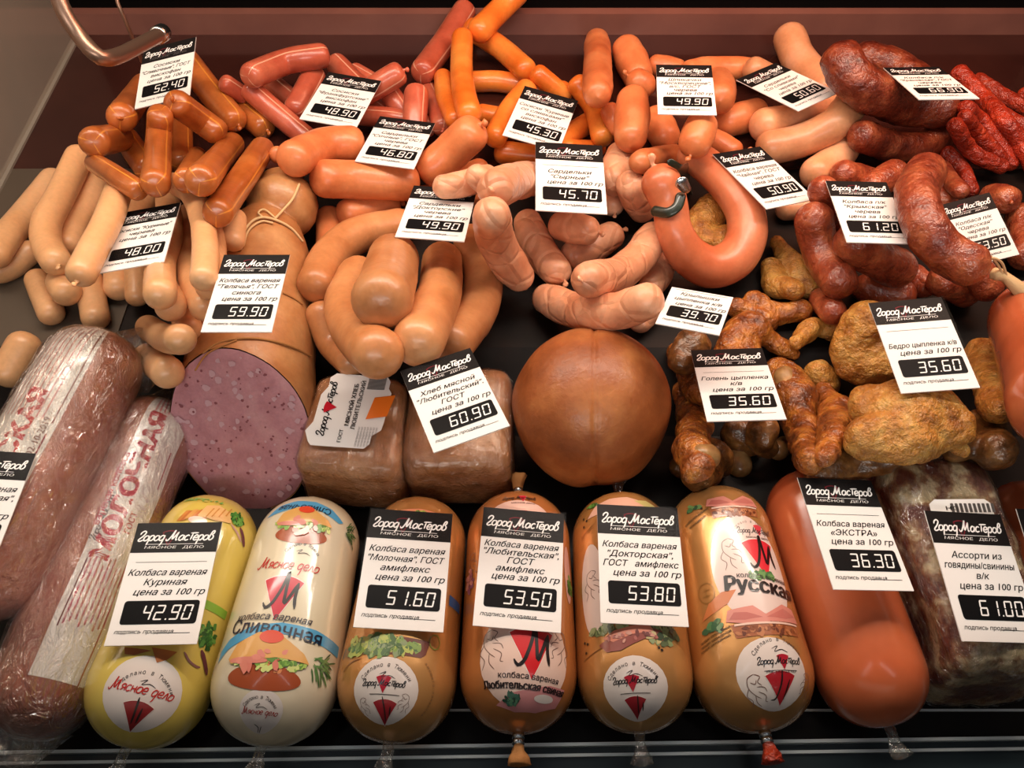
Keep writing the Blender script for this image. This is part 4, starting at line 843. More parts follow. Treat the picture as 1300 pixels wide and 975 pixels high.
lv = Sheet(); logo(lv, 0, 0, 1.0); along(R, al + .02, u1 + .105, np.array(lv.V) * [.036, .036], lv.F, '#2c2426', 3, 1.0)
for k in range(12): strip_on(R, al + .06 + .1 * k, al + .10 + .1 * k, R.L + R.sb * .15, R.L + R.sb * .78, '#d88a90', 2)
R.done('paper_label'); wrap(R)
V, Fc, _ = tube(np.array([R.B + R.t * R.Rb * .9, R.B + R.t * R.Rb * 1.3 + R.b * .006, R.B + R.t * R.Rb * 1.7 + R.b * .01]), [.016, .011, .014], seg=26, lump=.5, lumpf=110, seed=3, capn=3, cap=.3, flat=.6); child(R.o, 'gathered_film', V, Fc, 'clear_film')
V, Fc, _ = tube(np.array([R.A - R.t * R.Rf * .8, R.A - R.t * R.Rf * 1.15, R.A - R.t * R.Rf * 1.35]), [.022, .016, .014], seg=26, lump=.5, lumpf=90, seed=5, capn=3, cap=.3, flat=.5); child(R.o, 'gathered_film', V, Fc, 'clear_film')
def big_pack():
    R = packed((-12, 712, 76), (112, 478, 62), 'big film-wrapped pink roll running into the left edge', 12, (.072, .080))
    a1, u1 = R.anchor(6, 575); a2, u2 = R.anchor(55, 575); al, ar = a2 - 1.22, a2; lo, hi = -.02, R.L + R.sb * .82
    strip_on(R, al, ar, lo, hi, '#ddd5ca'); strip_on(R, ar - .10, ar - .07, lo, u2 + .012, '#8a1c2c', 2); strip_on(R, ar - .10, ar - .07, u2 + .02, R.L + R.sb * .75, '#8a5a50', 2)
    lv = Sheet(); lv.text('ЛЮБИТЕЛЬСКАЯ', 0, 0, 1.0, 'r', 0, .04, sx=1.1); along(R, ar - .38, u2 + .042, lv.V, lv.F, '#b42026', 4, .0185)
    along_text(R, ar - .17, u2 - .035, 'вареная', .0075, '#c05050', 4); along_text(R, ar - .13, u2 - .005, '02-10-2019', .0062, '#8a6a60', 4)
    for k in range(9): strip_on(R, al + .14 + .10 * k, al + .17 + .10 * k, R.L * .62, R.L + R.sb * .72, '#c88a84', 2)
    for k in range(3): strip_on(R, al + .03 * k, al + .012 + .03 * k, lo, hi, '#b9aca0', 2)
    R.done('paper_label'); wrap(R, .002)
    p = R.B + R.t * R.Rb * .55 + R.b * R.Rb * .55; V, Fc, _ = tube(np.array([p, p + R.t * .016 + R.b * .008, p + R.t * .030 + R.b * .018 - UPV * .006]), [.022, .019, .014], seg=28, lump=.5, lumpf=120, seed=9, capn=3, cap=.4, flat=.7); child(R.o, 'gathered_film', V, Fc, 'clear_film')
# ---------------------------------------------------------------- boxes of meat
def rbox(name, corners, h0, h1, mat, rr, lumpa, seed, seg=14, grow=1.06):
    """corners: top face TL TR BR BL in photo pixels at height h1; body reaches down to h0"""
    top = np.array([at(x, y, h1) for x, y in corners]); c = top.mean(0); bot = c + (top - c) * grow; bot[:, 2] = h0
    bm = bmesh.new(); v = [bm.verts.new(p) for p in list(top) + list(bot)]
    for f in ((0, 3, 2, 1), (4, 5, 6, 7), (0, 1, 5, 4), (1, 2, 6, 5), (2, 3, 7, 6), (3, 0, 4, 7)): bm.faces.new([v[i] for i in f])
    bmesh.ops.recalc_face_normals(bm, faces=bm.faces); bmesh.ops.bevel(bm, geom=bm.edges[:] + bm.verts[:], offset=rr, segments=5, profile=.5, affect='EDGES')
    bmesh.ops.triangulate(bm, faces=bm.faces); 
    for _ in range(4):
        e = [x for x in bm.edges if x.calc_length() > .0045]
        if e: bmesh.ops.subdivide_edges(bm, edges=e, cuts=1, use_grid_fill=False); bmesh.ops.triangulate(bm, faces=bm.faces)
    bm.normal_update(); N = [vv.normal.copy() for vv in bm.verts]
    for vv, nn in zip(bm.verts, N): q = vv.co * 34 + Vector((seed, 0, 0)); vv.co += nn * (noise.noise(q) * lumpa + noise.noise(q * 3.1) * lumpa * .4)
    V = np.array([vv.co[:] for vv in bm.verts]); bm.verts.index_update(); Fc = [tuple(x.index for x in f.verts) for f in bm.faces]; NN = np.array([vv.normal[:] for vv in bm.verts]); bm.free()
    o = mesh_obj(name, V, Fc, mat)
    for i in np.linspace(0, 1, 8):
        for j in np.linspace(0, 1, 8):
            p = (top[0] * (1 - i) + top[1] * i) * (1 - j) + (top[3] * (1 - i) + top[2] * i) * j; q = c + (p - c) * .84; add_obs([q[0], q[1], h1 - .010], .010)
    W = V + NN * .0012 + np.array([[noise.noise(Vector(p * 160)) * .0009] * 3 for p in V]) * NN
    return o, top, (W, Fc)
def sleeve(o, W): child(o, 'film_wrap', W[0], W[1], 'clear_film')
def flat_on(o, name, mat, P, px_list=None, z=0): pass
def plane_chart(px_c, px_x, px_y, z):      # chart on a level top face: centre, +x end and +y end photo pixels
    c = at(*px_c, z); ex = at(*px_x, z) - c; ey = at(*px_y, z) - c; return c, ex, ey
o, top, W = rbox('meat_loaf', [(404, 470), (514, 478), (508, 602), (369, 590)], .002, .066, 'glossy_loaf_meat', .011, .0016, 3); sleeve(o, W); tag(o, 'film-wrapped meat loaf with a white sticker and orange square', 'meat loaf', 'film-wrapped meat loaves')
c, ex, ey = plane_chart((449, 520), (510, 523), (464, 462), .0695)
def onto(P, z=0): return [c + ex * x + ey * y + np.array([0, 0, z]) for x, y in P]
def stick(o, name, P2, Fc, mat, z=0): child(o, name, onto(P2, z), Fc, mat, smooth=False)
outl = [(-.80, -.72), (-.72, -.80), (.42, -.82), (.52, -.72), (.52, -.55), (.70, -.42), (.72, -.25), (.74, .40), (.66, .50), (.66, .66), (.58, .76), (-.58, .80), (-.70, .70), (-.68, .50), (-.80, .30), (-.80, -.30), (-.92, -.50)]
outl = [(x * .95, y * .95) for x, y in outl]
stick(o, 'product_sticker', outl, [tuple(range(len(outl)))], 'card_white'); stick(o, 'orange_sticker', [(.30, -.20), (.72, -.12), (.80, .33), (.38, .26)], [(0, 1, 2, 3)], 'orange_sticker', .0009)
sh = Sheet(); sh.text('МЯСНОЙ ХЛЕБ', -.02, .10, .12, shear=0, rot=1.57, bold=.03); sh.text('ЛЮБИТЕЛЬСКИЙ', .12, .10, .12, shear=0, rot=1.57, bold=.02); sh.text('ГОСТ', -.20 + .1, -.55, .10, shear=0, rot=1.57)
for k in range(7): sh.text('состав продукта гост', -.02 + .06 * k + .25, -.55, .06, shear=0, rot=1.57, bold=0, maxw=.4)
for k in range(6): sh.text('||||||||||||||', .22 + .06 * k, .58, .08, shear=0, rot=1.57, bold=.02, maxw=.34)
stick(o, 'sticker_lettering', sh.V, sh.F, 'ink_grey', .0005); sh = Sheet(); sv = Sheet(); logo(sv, 0, 0, 1.15); sh.add(sv.V, sv.F, -.48, 0, 1.0, 1.57); stick(o, 'sticker_logo', sh.V, sh.F, 'ink_black', .0005)
sh = Sheet(); sh.poly([(p[0] * .24, p[1] * .24) for p in FAN], dx=-.5, dy=.02, rot=1.57); stick(o, 'sticker_emblem', sh.V, sh.F, 'ink_red', .0007)
o, top, W = rbox('meat_loaf', [(520, 462), (648, 462), (650, 592), (508, 592)], .002, .066, 'glossy_loaf_meat', .012, .0016, 9); sleeve(o, W); tag(o, 'film-wrapped meat loaf under the turned 60.90 tag', 'meat loaf', 'film-wrapped meat loaves')
o, top, W = rbox('packed_meat_block', [(1122, 578), (1252, 576), (1368, 842), (1228, 848)], .002, .078, 'marbled_meat', .012, .003, 5, grow=1.12); sleeve(o, W); tag(o, 'vacuum-packed block of marbled meat at the lower right', 'meat block')
c, ex, ey = plane_chart((1222, 650), (1262, 650), (1216, 628), .0815)
P = [(-1, -1), (1, -1), (.98, .5), (.8, .75), (-.8, .72), (-1, .45)]; stick(o, 'paper_sticker', P, [tuple(range(6))], 'card_white'); sh = Sheet(); sh.text('||||||||||', .35, .1, .55, shear=0, bold=.03); sh.text('НС', -.3, .1, .3, shear=0); stick(o, 'sticker_print', sh.V, sh.F, 'ink_grey', .0004)
# ---------------------------------------------------------------- round ham
hc = at(752, 515, .056); dep = (hc - CAM) @ FWD; hr = 101 * dep / F; V = []; n1, n2 = 70, 220
vd = CAM - hc; vd /= np.linalg.norm(vd); hx = np.array([1, 0, 0.]); hy = np.cross(vd, hx)
for i in range(n1 + 1):
    th = math.pi * i / n1
    for k in range(n2):
        ph = 2 * math.pi * k / n2; x, y, z_ = math.sin(th) * math.cos(ph), math.cos(th), math.sin(th) * math.sin(ph)
        r = hr * (1 + .025 * noise.noise(Vector((x, y, z_)) * 1.7)); g = math.exp(-((x - .03) / .03) ** 2) if z_ > 0 else 0; r *= 1 - .022 * g - .07 * math.exp(-((x - .03) / .16) ** 2) * max(0, abs(y) - .55)
        sy = .99 if y > 0 else 1.04; sx = 1.0 - .05 * max(0, -y)
        V.append(hc + r * (hx * x * sx + hy * y * sy + vd * z_ * .93))
Fc = [(i * n2 + k, (i + 1) * n2 + k, (i + 1) * n2 + (k + 1) % n2, i * n2 + (k + 1) % n2) for i in range(n1) for k in range(n2)]
ham = mesh_obj('round_ham', V, Fc, 'smoked_ham_rind'); tag(ham, 'round smoked ham with a vertical crease beside the meat loaves', 'ham'); add_obs(hc, hr * .97)
# ---------------------------------------------------------------- twine-tied log with the sliced face
LP = [(358, 238, 30), (359, 256, 45), (354, 270, 43), (345, 283, 36), (340, 296, 45), (335, 318, 56), (330, 355, 64), (325, 410, 73), (318, 470, 81), (308, 530, 88), (298, 590, 91), (292, 645, 91), (286, 700, 91), (282, 740, 90)]
zz = [.072, .070, .068, .066, .066, .065, .062, .058, .055, .053, .050, .049, .048, .047]
LC = []; LR = []
for (x, y, r), z_ in zip(LP, zz): p = at(x, y, z_); LC.append(p); LR.append(r * ((p - CAM) @ FWD) / F)
M = catmull(np.column_stack([LC, LR]), 66); V, Fc, UV = tube(M[:, :3], M[:, 3], seg=56, lump=.03, lumpf=30, seed=4, cap=.7)
fc = at(301, 545, .050); nv = np.array([-.02, -math.cos(math.radians(36)), math.sin(math.radians(36))]); nv /= np.linalg.norm(nv)
bm = bmesh.new(); vs = [bm.verts.new(p) for p in V]; [bm.faces.new([vs[i] for i in f]) for f in Fc]; bmesh.ops.remove_doubles(bm, verts=bm.verts, dist=1e-6)
fc = fc + nv * .004
g = bmesh.ops.bisect_plane(bm, geom=bm.verts[:] + bm.edges[:] + bm.faces[:], plane_co=fc, plane_no=nv, clear_outer=True); bound_e = [x for x in bm.edges if x.is_boundary and abs((x.verts[0].co - Vector(fc)).dot(Vector(nv))) < 1e-4]
loop = []; ed = set(bound_e); cur = bound_e[0].verts[0]
while True:
    loop.append(np.array(cur.co)); nx = next((x for x in cur.link_edges if x in ed), None)
    if nx is None: break
    ed.discard(nx); cur = nx.other_vert(cur)
    if len(loop) > 1 and np.linalg.norm(np.array(cur.co) - loop[0]) < 1e-7: break
bm.verts.index_update(); V2 = np.array([q.co[:] for q in bm.verts]); F2 = [tuple(q.index for q in f.verts) for f in bm.faces]; bm.free()
log = mesh_obj('boiled_sausage_log', V2, F2, 'loaf_casing'); tag(log, 'thick twine-tied sausage log cut to show its pink marbled face', 'sausage log')
add_obs(M[:52:3, :3], M[:52:3, 3])
loop = np.array(loop); lc = loop.mean(0); fv = []; nr = 14
for k in range(nr + 1):
    q = k / nr
    for p in loop: fv.append(lc + (p - lc) * (q * .985) + nv * (.0016 * (1 - q ** 6)))
nL = len(loop); ff = [(k * nL + i, k * nL + (i + 1) % nL, (k + 1) * nL + (i + 1) % nL, (k + 1) * nL + i) for k in range(nr) for i in range(nL)]
child(log, 'sliced_face', fv, ff, 'sliced_meat')
LX = np.cross(nv, [1, 0, 0]); rg = random.Random(3); bits = {'fat_piece': [[], []], 'dark_piece': [[], []]}
for i in range(170):
    a, q = rg.uniform(0, 6.283), math.sqrt(rg.uniform(0, .86)); p = loop[int(a / 6.283 * nL) % nL]; base = lc + (p - lc) * q; kind = 'fat_piece' if i % 5 < 2 else 'dark_piece'; s = rg.uniform(.0010, .0031) * (1.0 if kind == 'fat_piece' else .45)
    nn = rg.randint(7, 10); B = bits[kind]; b0 = len(B[0]); ph = rg.uniform(0, 6)
    for k in range(nn): t = ph + 2 * math.pi * k / nn; B[0].append(base + (np.array([1, 0, 0]) * math.cos(t) * rg.uniform(.6, 1.2) + LX * math.sin(t) * rg.uniform(.6, 1.2)) * s + nv * .0019)
    B[1].append(tuple(range(b0, b0 + nn)))
plain('fat_white', '#cba0a8', .45, coat=.1); plain('dark_bits', '#8c4a52', .5, coat=.1)
child(log, 'fat_pieces', *bits['fat_piece'], 'fat_white', smooth=False)['kind'] = 'stuff'; child(log, 'dark_pieces', *bits['dark_piece'], 'dark_bits', smooth=False)['kind'] = 'stuff'
def around(px_pts, r=.0011, mat='twine'):     # twine following the log's visible side through photo points
    P = []
    for x, y in px_pts:
        D = ray(x, y); best = None
        for C_, R_ in zip(M[:, :3], M[:, 3]):
            oc = C_ - CAM; a = D @ D; b = oc @ D; cc = oc @ oc - (R_ * 1.01) ** 2; ds = b * b - a * cc
            if ds > 0: d_ = (b - math.sqrt(ds)) / a; best = d_ if best is None else min(best, d_)
        if best is None: best = P[-1] if False else .60
        P.append(CAM + D * (best - .0006))
    pipe(log, 'twine', P, r, mat)
around([(306, 316), (309, 296), (320, 281), (334, 276), (352, 280), (370, 290), (384, 306)]); around([(309, 312), (316, 292), (332, 281), (346, 283)], .0009)
around([(380, 234), (372, 252), (360, 266), (350, 277)]); around([(334, 276), (328, 270), (336, 266), (350, 277)], .0008)
around([(258, 448), (275, 436), (300, 430), (330, 430), (365, 438), (395, 452)], .0009, 'twine_dark'); around([(360, 372), (372, 378), (384, 386)], .0007, 'twine_dark')
around([(248, 470), (262, 450), (285, 438), (300, 432)], .0007, 'twine_dark')
# ---------------------------------------------------------------- smoked chicken
def chicken(name, mat, parts, label, grp='smoked chicken pieces', voxel=.0016, bumpy=.0019, freq=120, bone=None, seed=1):
    tubes = []; obs = []
    for view, pts, r in parts:
        C_, R_ = rest(px(view, pts, r), .6, add=False); C2, R2 = resample(C_, R_, max(8, len(C_) * 2)); obs.append((C2, R2 * .9))
        tubes.append(tube(C2, R2, seg=18, cap=.95, flat=.85)[:2])
    for a, b in obs: add_obs(a, b)
    V = []; Fc = []
    for v, f in tubes: Fc += [tuple(i + len(V) for i in q) for q in f]; V += [tuple(p) for p in v]
    me = bpy.data.meshes.new('t'); me.from_pydata(V, [], Fc); o = bpy.data.objects.new('t', me); COL.objects.link(o)
    md = o.modifiers.new('r', 'REMESH'); md.mode = 'VOXEL'; md.voxel_size = voxel; sm = o.modifiers.new('s', 'SMOOTH'); sm.iterations = 4; sm.factor = .6
    m2 = bpy.data.meshes.new_from_object(o.evaluated_get(bpy.context.evaluated_depsgraph_get())); bpy.data.objects.remove(o); bpy.data.meshes.remove(me)
    n = len(m2.vertices); co = np.zeros(n * 3); m2.vertices.foreach_get('co', co); co = co.reshape(-1, 3); no = np.zeros(n * 3); m2.vertex_normals.foreach_get('vector', no); no = no.reshape(-1, 3)
    d = np.array([noise.noise(Vector(p * freq * .35 + seed)) * bumpy * 2.4 + (abs(noise.noise(Vector(p * np.array([1, 1.15, 1]) * freq * .8 + seed))) - .2) * bumpy for p in co]); co = co + no * d[:, None]
    Fq = [tuple(p.vertices) for p in m2.polygons]; bpy.data.meshes.remove(m2)
    ob = mesh_obj(name, co, Fq, mat); tag(ob, label, 'chicken piece', grp)
    if bone:
        for view, pts, r in bone:
            P = px(view, pts, r); C_ = np.array([CAM + ray(a, b) * (bound(a, b, r, .9) + .011) for a, b, r in P]); R_ = P[:, 2] * .6 / F
            if len(C_) > 1: C_, R_ = resample(C_, R_, 8)
            else: C_ = np.array([C_[0], C_[0] + FWD * .004]); R_ = np.array([R_[0], R_[0]])
            V, Fc, _ = tube(C_, R_, seg=18, lump=.12, lumpf=140, seed=seed); child(ob, 'bone_end', V, Fc, 'bone_cartilage'); add_obs(C_, R_ * .8)
    return ob
GC, BC, DC = 'golden_chicken_skin', 'brown_chicken_skin', 'dark_chicken_skin'
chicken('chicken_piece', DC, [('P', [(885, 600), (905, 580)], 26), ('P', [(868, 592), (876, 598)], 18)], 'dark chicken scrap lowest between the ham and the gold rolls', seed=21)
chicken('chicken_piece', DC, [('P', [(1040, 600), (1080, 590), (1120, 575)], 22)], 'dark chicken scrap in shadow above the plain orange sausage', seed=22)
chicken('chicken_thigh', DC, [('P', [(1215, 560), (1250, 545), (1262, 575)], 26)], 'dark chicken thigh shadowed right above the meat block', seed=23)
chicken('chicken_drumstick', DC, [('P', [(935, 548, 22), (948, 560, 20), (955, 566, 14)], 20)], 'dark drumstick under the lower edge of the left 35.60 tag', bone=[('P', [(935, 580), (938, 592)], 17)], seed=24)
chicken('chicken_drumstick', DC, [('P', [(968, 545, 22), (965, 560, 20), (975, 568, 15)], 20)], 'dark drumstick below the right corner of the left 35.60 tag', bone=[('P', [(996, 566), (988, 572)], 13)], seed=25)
chicken('chicken_drumstick', BC, [('P', [(868, 500, 18), (882, 535, 23), (876, 565, 22), (884, 595, 22)], 22)], 'wrinkled brown drumstick right beside the round ham', bone=[('P', [(890, 578), (900, 580)], 14)], seed=26)
chicken('chicken_drumstick', BC, [('P', [(858, 448, 12), (878, 462, 22), (885, 485, 24), (900, 500, 20)], 20)], 'orange brown drumstick behind the left 35.60 tag, by the ham', seed=27)
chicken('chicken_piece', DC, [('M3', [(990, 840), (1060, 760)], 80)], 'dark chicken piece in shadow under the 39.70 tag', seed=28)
chicken('chicken_piece', GC, [('P', [(905, 265, 22), (890, 290, 22), (905, 305, 20), (925, 300, 18)], 20)], 'golden chicken piece seen through the ring sausage', seed=29)
chicken('chicken_wing', BC, [('M4', [(20, 560), (120, 620), (240, 610)], 58), ('M4', [(90, 660), (-60, 600)], 50)], 'brown chicken wing below the pale yellow one', seed=30)
chicken('chicken_wing', GC, [('M4', [(130, 290, 40), (185, 370, 55), (240, 450, 66), (285, 505, 60)], 60), ('M4', [(110, 400, 50), (130, 480, 56), (210, 510, 60)], 55)], 'pale yellow chicken wing right below the ring sausage', bumpy=.0012, seed=31)
chicken('chicken_drumstick', BC, [('P', [(935, 455, 30), (945, 425, 26), (955, 418, 22)], 24), ('P', [(962, 420, 18), (985, 435, 12), (1010, 450, 10)], 12)], 'amber drumstick standing between the two white tags', seed=32)
chicken('chicken_thigh', GC, [('P', [(1245, 455, 28), (1262, 490, 28), (1270, 520, 20)], 28)], 'yellow olive chicken thigh right of the glossy 35.60 tag', seed=33)
chicken('chicken_wing', GC, [('P', [(1060, 425, 12), (1035, 415, 13), (1012, 435, 12)], 12), ('P', [(1050, 415, 14), (1090, 420, 26)], 24)], 'bent golden chicken wing tip left of the big thigh', seed=34)
chicken('chicken_thigh', GC, [('P', [(1100, 412, 28), (1085, 440, 28), (1095, 465, 30), (1120, 450, 34)], 30)], 'folded golden chicken thigh left of the glossy 35.60 tag', bumpy=.002, seed=35)
chicken('chicken_piece', GC, [('P', [(1038, 475, 20), (1050, 490, 18)], 20)], 'small golden skin lump between drumstick and thighs', seed=36)
chicken('chicken_drumstick', BC, [('P', [(985, 470, 20), (1002, 490, 26), (1012, 530, 26), (1022, 565, 18), (1025, 585, 16)], 22)], 'long brown drumstick right of the left 35.60 tag', bone=[('P', [(996, 478), (1000, 492)], 15)], seed=37)
chicken('chicken_drumstick', BC, [('P', [(1045, 495, 14), (1062, 525, 24), (1058, 550, 22), (1048, 578, 12)], 20)], 'stringy brown drumstick left of the largest thigh', seed=38)
chicken('chicken_thigh', GC, [('P', [(1105, 515, 32), (1130, 520, 42), (1175, 528, 42), (1205, 545, 30)], 38), ('P', [(1100, 560, 26), (1140, 555, 34), (1180, 560, 26)], 30), ('P', [(1215, 570, 12), (1222, 572, 10)], 10)], 'largest golden chicken thigh, above the meat block', bumpy=.0022, voxel=.0022, seed=39)
# ---------------------------------------------------------------- big pieces at the right edge
def capsule(name, P, mat, label, cat, lump=.03, **k):
    C_, R_ = rest(np.array(P, float), .2); C2, R2 = resample(C_, R_, 30); V, Fc, UV = tube(C2, R2, seg=40, lump=lump, lumpf=30, seed=5, **k); o = mesh_obj(name, V, Fc, mat, uv=UV); tag(o, label, cat); return o, C2, R2
def RINGBIG():
    o, C_, R_ = capsule('tied_bologna', [(1316, 408, 58), (1335, 450, 62), (1352, 510, 62)], 'bologna_casing', 'big tied orange bologna cut by the right edge', 'sausage', lump=.02)
    p = C_[0] + (C_[0] - C_[3]) / np.linalg.norm(C_[0] - C_[3]) * R_[0] * .85
    k0 = CAM + ray(1276, 352) * ((C_[0] - CAM) @ FWD - R_[0] * .35); V, Fc, _ = tube(np.array([k0 + np.array([.012, -.012, -.004]), k0, k0 + np.array([-.006, .002, .001])]), [.006, .0035, .005], seg=12, lump=.4, lumpf=300); child(o, 'knotted_end', V, Fc, 'twine')
    d0 = (k0 - CAM) @ FWD
    pipe(o, 'twine', [CAM + ray(x, y) * (d0 - dd) for x, y, dd in ((1274, 352, .002), (1268, 338, .006), (1256, 324, .012), (1240, 314, .016), (1230, 312, .016))], .0009, 'twine')
    pipe(o, 'twine', [CAM + ray(x, y) * (d0 - dd) for x, y, dd in ((1278, 350, .002), (1272, 334, .008), (1262, 328, .012), (1250, 329, .016))], .0009, 'twine')
def RING():
    P = [(890, 10, 92), (930, 110, 84), (950, 230, 84), (1010, 340, 92), (1120, 405, 98), (1230, 370, 98), (1290, 270, 95), (1285, 150, 92), (1220, 40, 88), (1130, -50, 84), (1040, -120, 80)]
    C_, R_ = rest(px('M3', P), .35); C2, R2 = resample(C_, R_, 90); V, Fc, UV = tube(C2, R2, seg=36, lump=.03, lumpf=24, seed=6, sharp=2.1); o = mesh_obj('ring_sausage', V, Fc, 'ring_casing', uv=UV); tag(o, 'coral horseshoe ring sausage under the 50.90 tag', 'sausage')
    def spot(x, y, lift): return CAM + ray(x, y) * (bound(x, y, 4, 0) - lift)
    knot(o, C2, R2, 'a', 'blush_casing', 1.2)
    dp = [spot(851, 206, .004), spot(862, 212, .006), spot(872, 228, .006), spot(878, 246, .004)]; V, Fc, _ = tube(catmull(np.array(dp), 12), [.003] * 3 + [.0075, .0085, .008, .006, .0075, .008, .007, .005, .002], seg=14, lump=.35, lumpf=220, flat=.25); child(o, 'dark_wrapper', V, Fc, 'green_wrap')
    V, Fc, _ = tube(np.array([spot(866, 232, .011), spot(871, 240, .011)]), [.0055, .004], seg=12, flat=.3, lump=.3, lumpf=200); child(o, 'foil_scrap', V, Fc, 'clip_metal')
    dp = [spot(832, 268, .000), spot(848, 270, .0005), spot(860, 262, .001), spot(864, 250, .001)]; V, Fc, _ = tube(catmull(np.array(dp), 12), [.0045] * 12, seg=10, flat=.3); child(o, 'dark_band', V, Fc, 'green_wrap')
# --- pale wieners, left
S('A','M1',[(40,900),(110,780)],72,'pale wiener in shadow left of the big film-wrapped roll end')
S('A','M1',[(180,470),(240,620)],55,'shadowed pale wiener below the bent lowest left wiener')
S('A','M1',[(700,830),(790,900)],66,'dark pale wiener between the wrapped roll and the tied log, lowest')
S('A','M1',[(860,600),(885,690)],58,'stubby pale wiener end left of the tied log, under the 59.90 tag corner')
S('A','M1',[(700,690),(780,740),(850,745)],60,'pale wiener lying across just above the wrapped roll tip')
S('A','M1',[(1055,215),(1060,290)],38,'slim pale wiener left of the tied log top')
S('A','M1',[(1110,180),(1100,280)],48,'upright pale wiener touching the twine of the tied log')
S('A','M1',[(420,470),(450,640)],58,'pale wiener going down behind the wrapped roll top')
S('A','M1',[(290,480),(310,520)],62,'round dark wiener end below the knot of the pale bunch')
S('A','M1',[(560,340),(556,500)],58,'pale wiener end showing below the left corner of the 48.00 tag')
S('A','M1',[(640,360),(645,540)],48,'recessed wiener end below the middle of the 48.00 tag')
S('A','M1',[(845,430),(830,520),(805,590)],58,'pale wiener end curled under the vertical one right of the 48.00 tag')
S('A','M1',[(885,160),(885,300),(905,450),(965,590)],56,'long pale wiener bowing down right of the 48.00 tag')
S('A','M1',[(930,110),(1000,250),(1010,420),(985,500)],50,'pale wiener tucked left of the 59.90 tag')
S('A','M1',[(140,335),(60,400),(5,425)],52,'bent short pale wiener lowest at the left edge')
S('A','M1',[(250,0),(130,150),(20,280),(-25,345)],60,'outermost pale wiener running into the left edge')
S('A','M1',[(465,-40),(420,90),(350,210),(325,300)],58,'third pale wiener of the fanned left bunch')
S('A','M1',[(370,-110),(290,60),(220,200),(222,300),(262,375)],60,'hooked pale wiener second from the left of the bunch','b')
S('A','M1',[(700,40),(640,130),(590,260)],60,'pale wiener whose top end pokes above the 48.00 tag')
S('A','M1',[(790,95),(800,240),(758,400),(755,530)],58,'pale wiener dropping behind the right side of the 48.00 tag')
S('A','M1',[(820,10),(900,60),(950,170),(968,320),(962,455)],52,'arched pale wiener looping over the others left of the tied log','a')
TAG('48.00')

S('A','M1',[(565,25),(510,180),(430,340),(385,430)],60,'front pale wiener left of the 48.00 tag ending in a knot','b')
big_pack(); TAG('55.40')
# --- striped orange wieners, top left
S('B','T1',[(850,560),(855,760)],52,'shadowed orange wiener behind the upright one')
S('B','T1',[(450,770),(640,890)],48,'orange wiener lying lowest above the pale bunch')
S('B','T1',[(600,660),(690,790)],56,'orange wiener slanting down left of the upright one','a')
S('B','T1',[(450,668),(560,650)],64,'short orange wiener farthest left of the striped pile')
S('B','T1',[(680,410),(575,550)],60,'orange wiener slanting left of the 52.40 tag','b')
S('B','T1',[(930,740),(880,850)],50,'orange wiener shadowed behind the right slanting pair')
S('B','T1',[(1010,440),(1140,520),(1230,590)],56,'orange wiener reaching right to the pink ones','b')
S('B','T1',[(885,290),(990,430),(1095,555)],58,'long orange wiener slanting down from the 52.40 tag corner','b')
S('B','T1',[(1235,705),(1130,860),(1030,1000)],60,'long orange wiener right beside the knobbly tied log','a')
S('B','T1',[(1095,680),(950,850)],60,'orange wiener slanting between the upright one and the long right one','a')
TAG('52.40')
S('B','T1',[(845,495),(1005,610)],60,'orange wiener crossing just below the 52.40 tag','a')
S('B','T1',[(755,555),(735,860)],58,'upright orange wiener standing in front of the 52.40 tag')
# --- pink red striped wieners
S('C','T2',[(-40,400),(20,440)],40,'small pink red wiener end at the far left of its pile')
S('C','T2',[(170,400),(280,490)],50,'pink red wiener lying under the top arched one')
S('C','T2',[(570,340),(640,380)],38,'pink red wiener peeking above the 48.90 tag right corner')
S('C','T2',[(480,310),(570,400)],50,'pink red wiener rising behind the 48.90 tag')
S('C','T2',[(620,480),(700,540)],42,'pink red wiener under the right edge of the 48.90 tag')
S('C','T2',[(730,450),(785,530)],48,'pink red wiener in the gap right of the 48.90 tag')
S('C','T2',[(600,545),(760,560),(900,595)],45,'straight pink red wiener lying between the 48.90 and 46.80 tags')
S('C','T2',[(745,358),(610,440)],54,'pink red wiener pointing right beside the 48.90 tag','a')
S('C','T2',[(360,370),(330,430),(290,500)],56,'stubby pink red wiener left of the 48.90 tag','b')
S('C','T2',[(80,435),(200,540),(320,640)],50,'long pink red wiener slanting below the arched one')
S('C','T2',[(85,350),(240,290),(385,265)],56,'arched pink red wiener on top at the left')
S('C','T2',[(905,430),(950,520),(970,590)],46,'pink red wiener behind the domed one, ending in gathered casing','b')
S('C','T2',[(848,455),(842,540),(840,620)],56,'domed pink red wiener end standing up')
S('C','T2',[(1070,60),(980,200),(885,330)],54,'long pink red wiener leaning on the orange ones')
TAG('48.90')
# --- bright orange wieners
S('D','T3',[(10,385),(130,385),(290,415)],46,'orange wiener lying flat behind the 45.30 tag')
S('D','T3',[(50,540),(165,560)],46,'small yellow orange wiener end left of the 45.30 tag')
S('D','T2',[(975,370),(985,450),(1030,560)],44,'orange wiener behind the bent upright one')
S('D','T3',[(0,140),(130,225),(245,325)],50,'orange wiener running right from the crossing')
S('D','T3',[(150,720),(300,735),(420,720)],52,'orange wiener lying under the bottom of the 45.30 tag')
S('D','T3',[(560,570),(400,670)],48,'orange wiener right under the 45.30 tag edge')
S('D','T3',[(300,420),(420,430)],46,'orange wiener lying above the 45.30 tag')
S('D','T3',[(315,355),(425,445)],44,'orange wiener end pointing up behind the 45.30 tag')
S('D','T3',[(450,700),(590,700)],38,'pale orange wiener along the top of the 45.70 tag')
S('D','T3',[(110,640),(170,530),(250,430)],52,'orange wiener slanting along the left of the 45.30 tag')
S('D','T2',[(1320,-30),(1150,140)],54,'orange wiener rising out of the top of the picture')
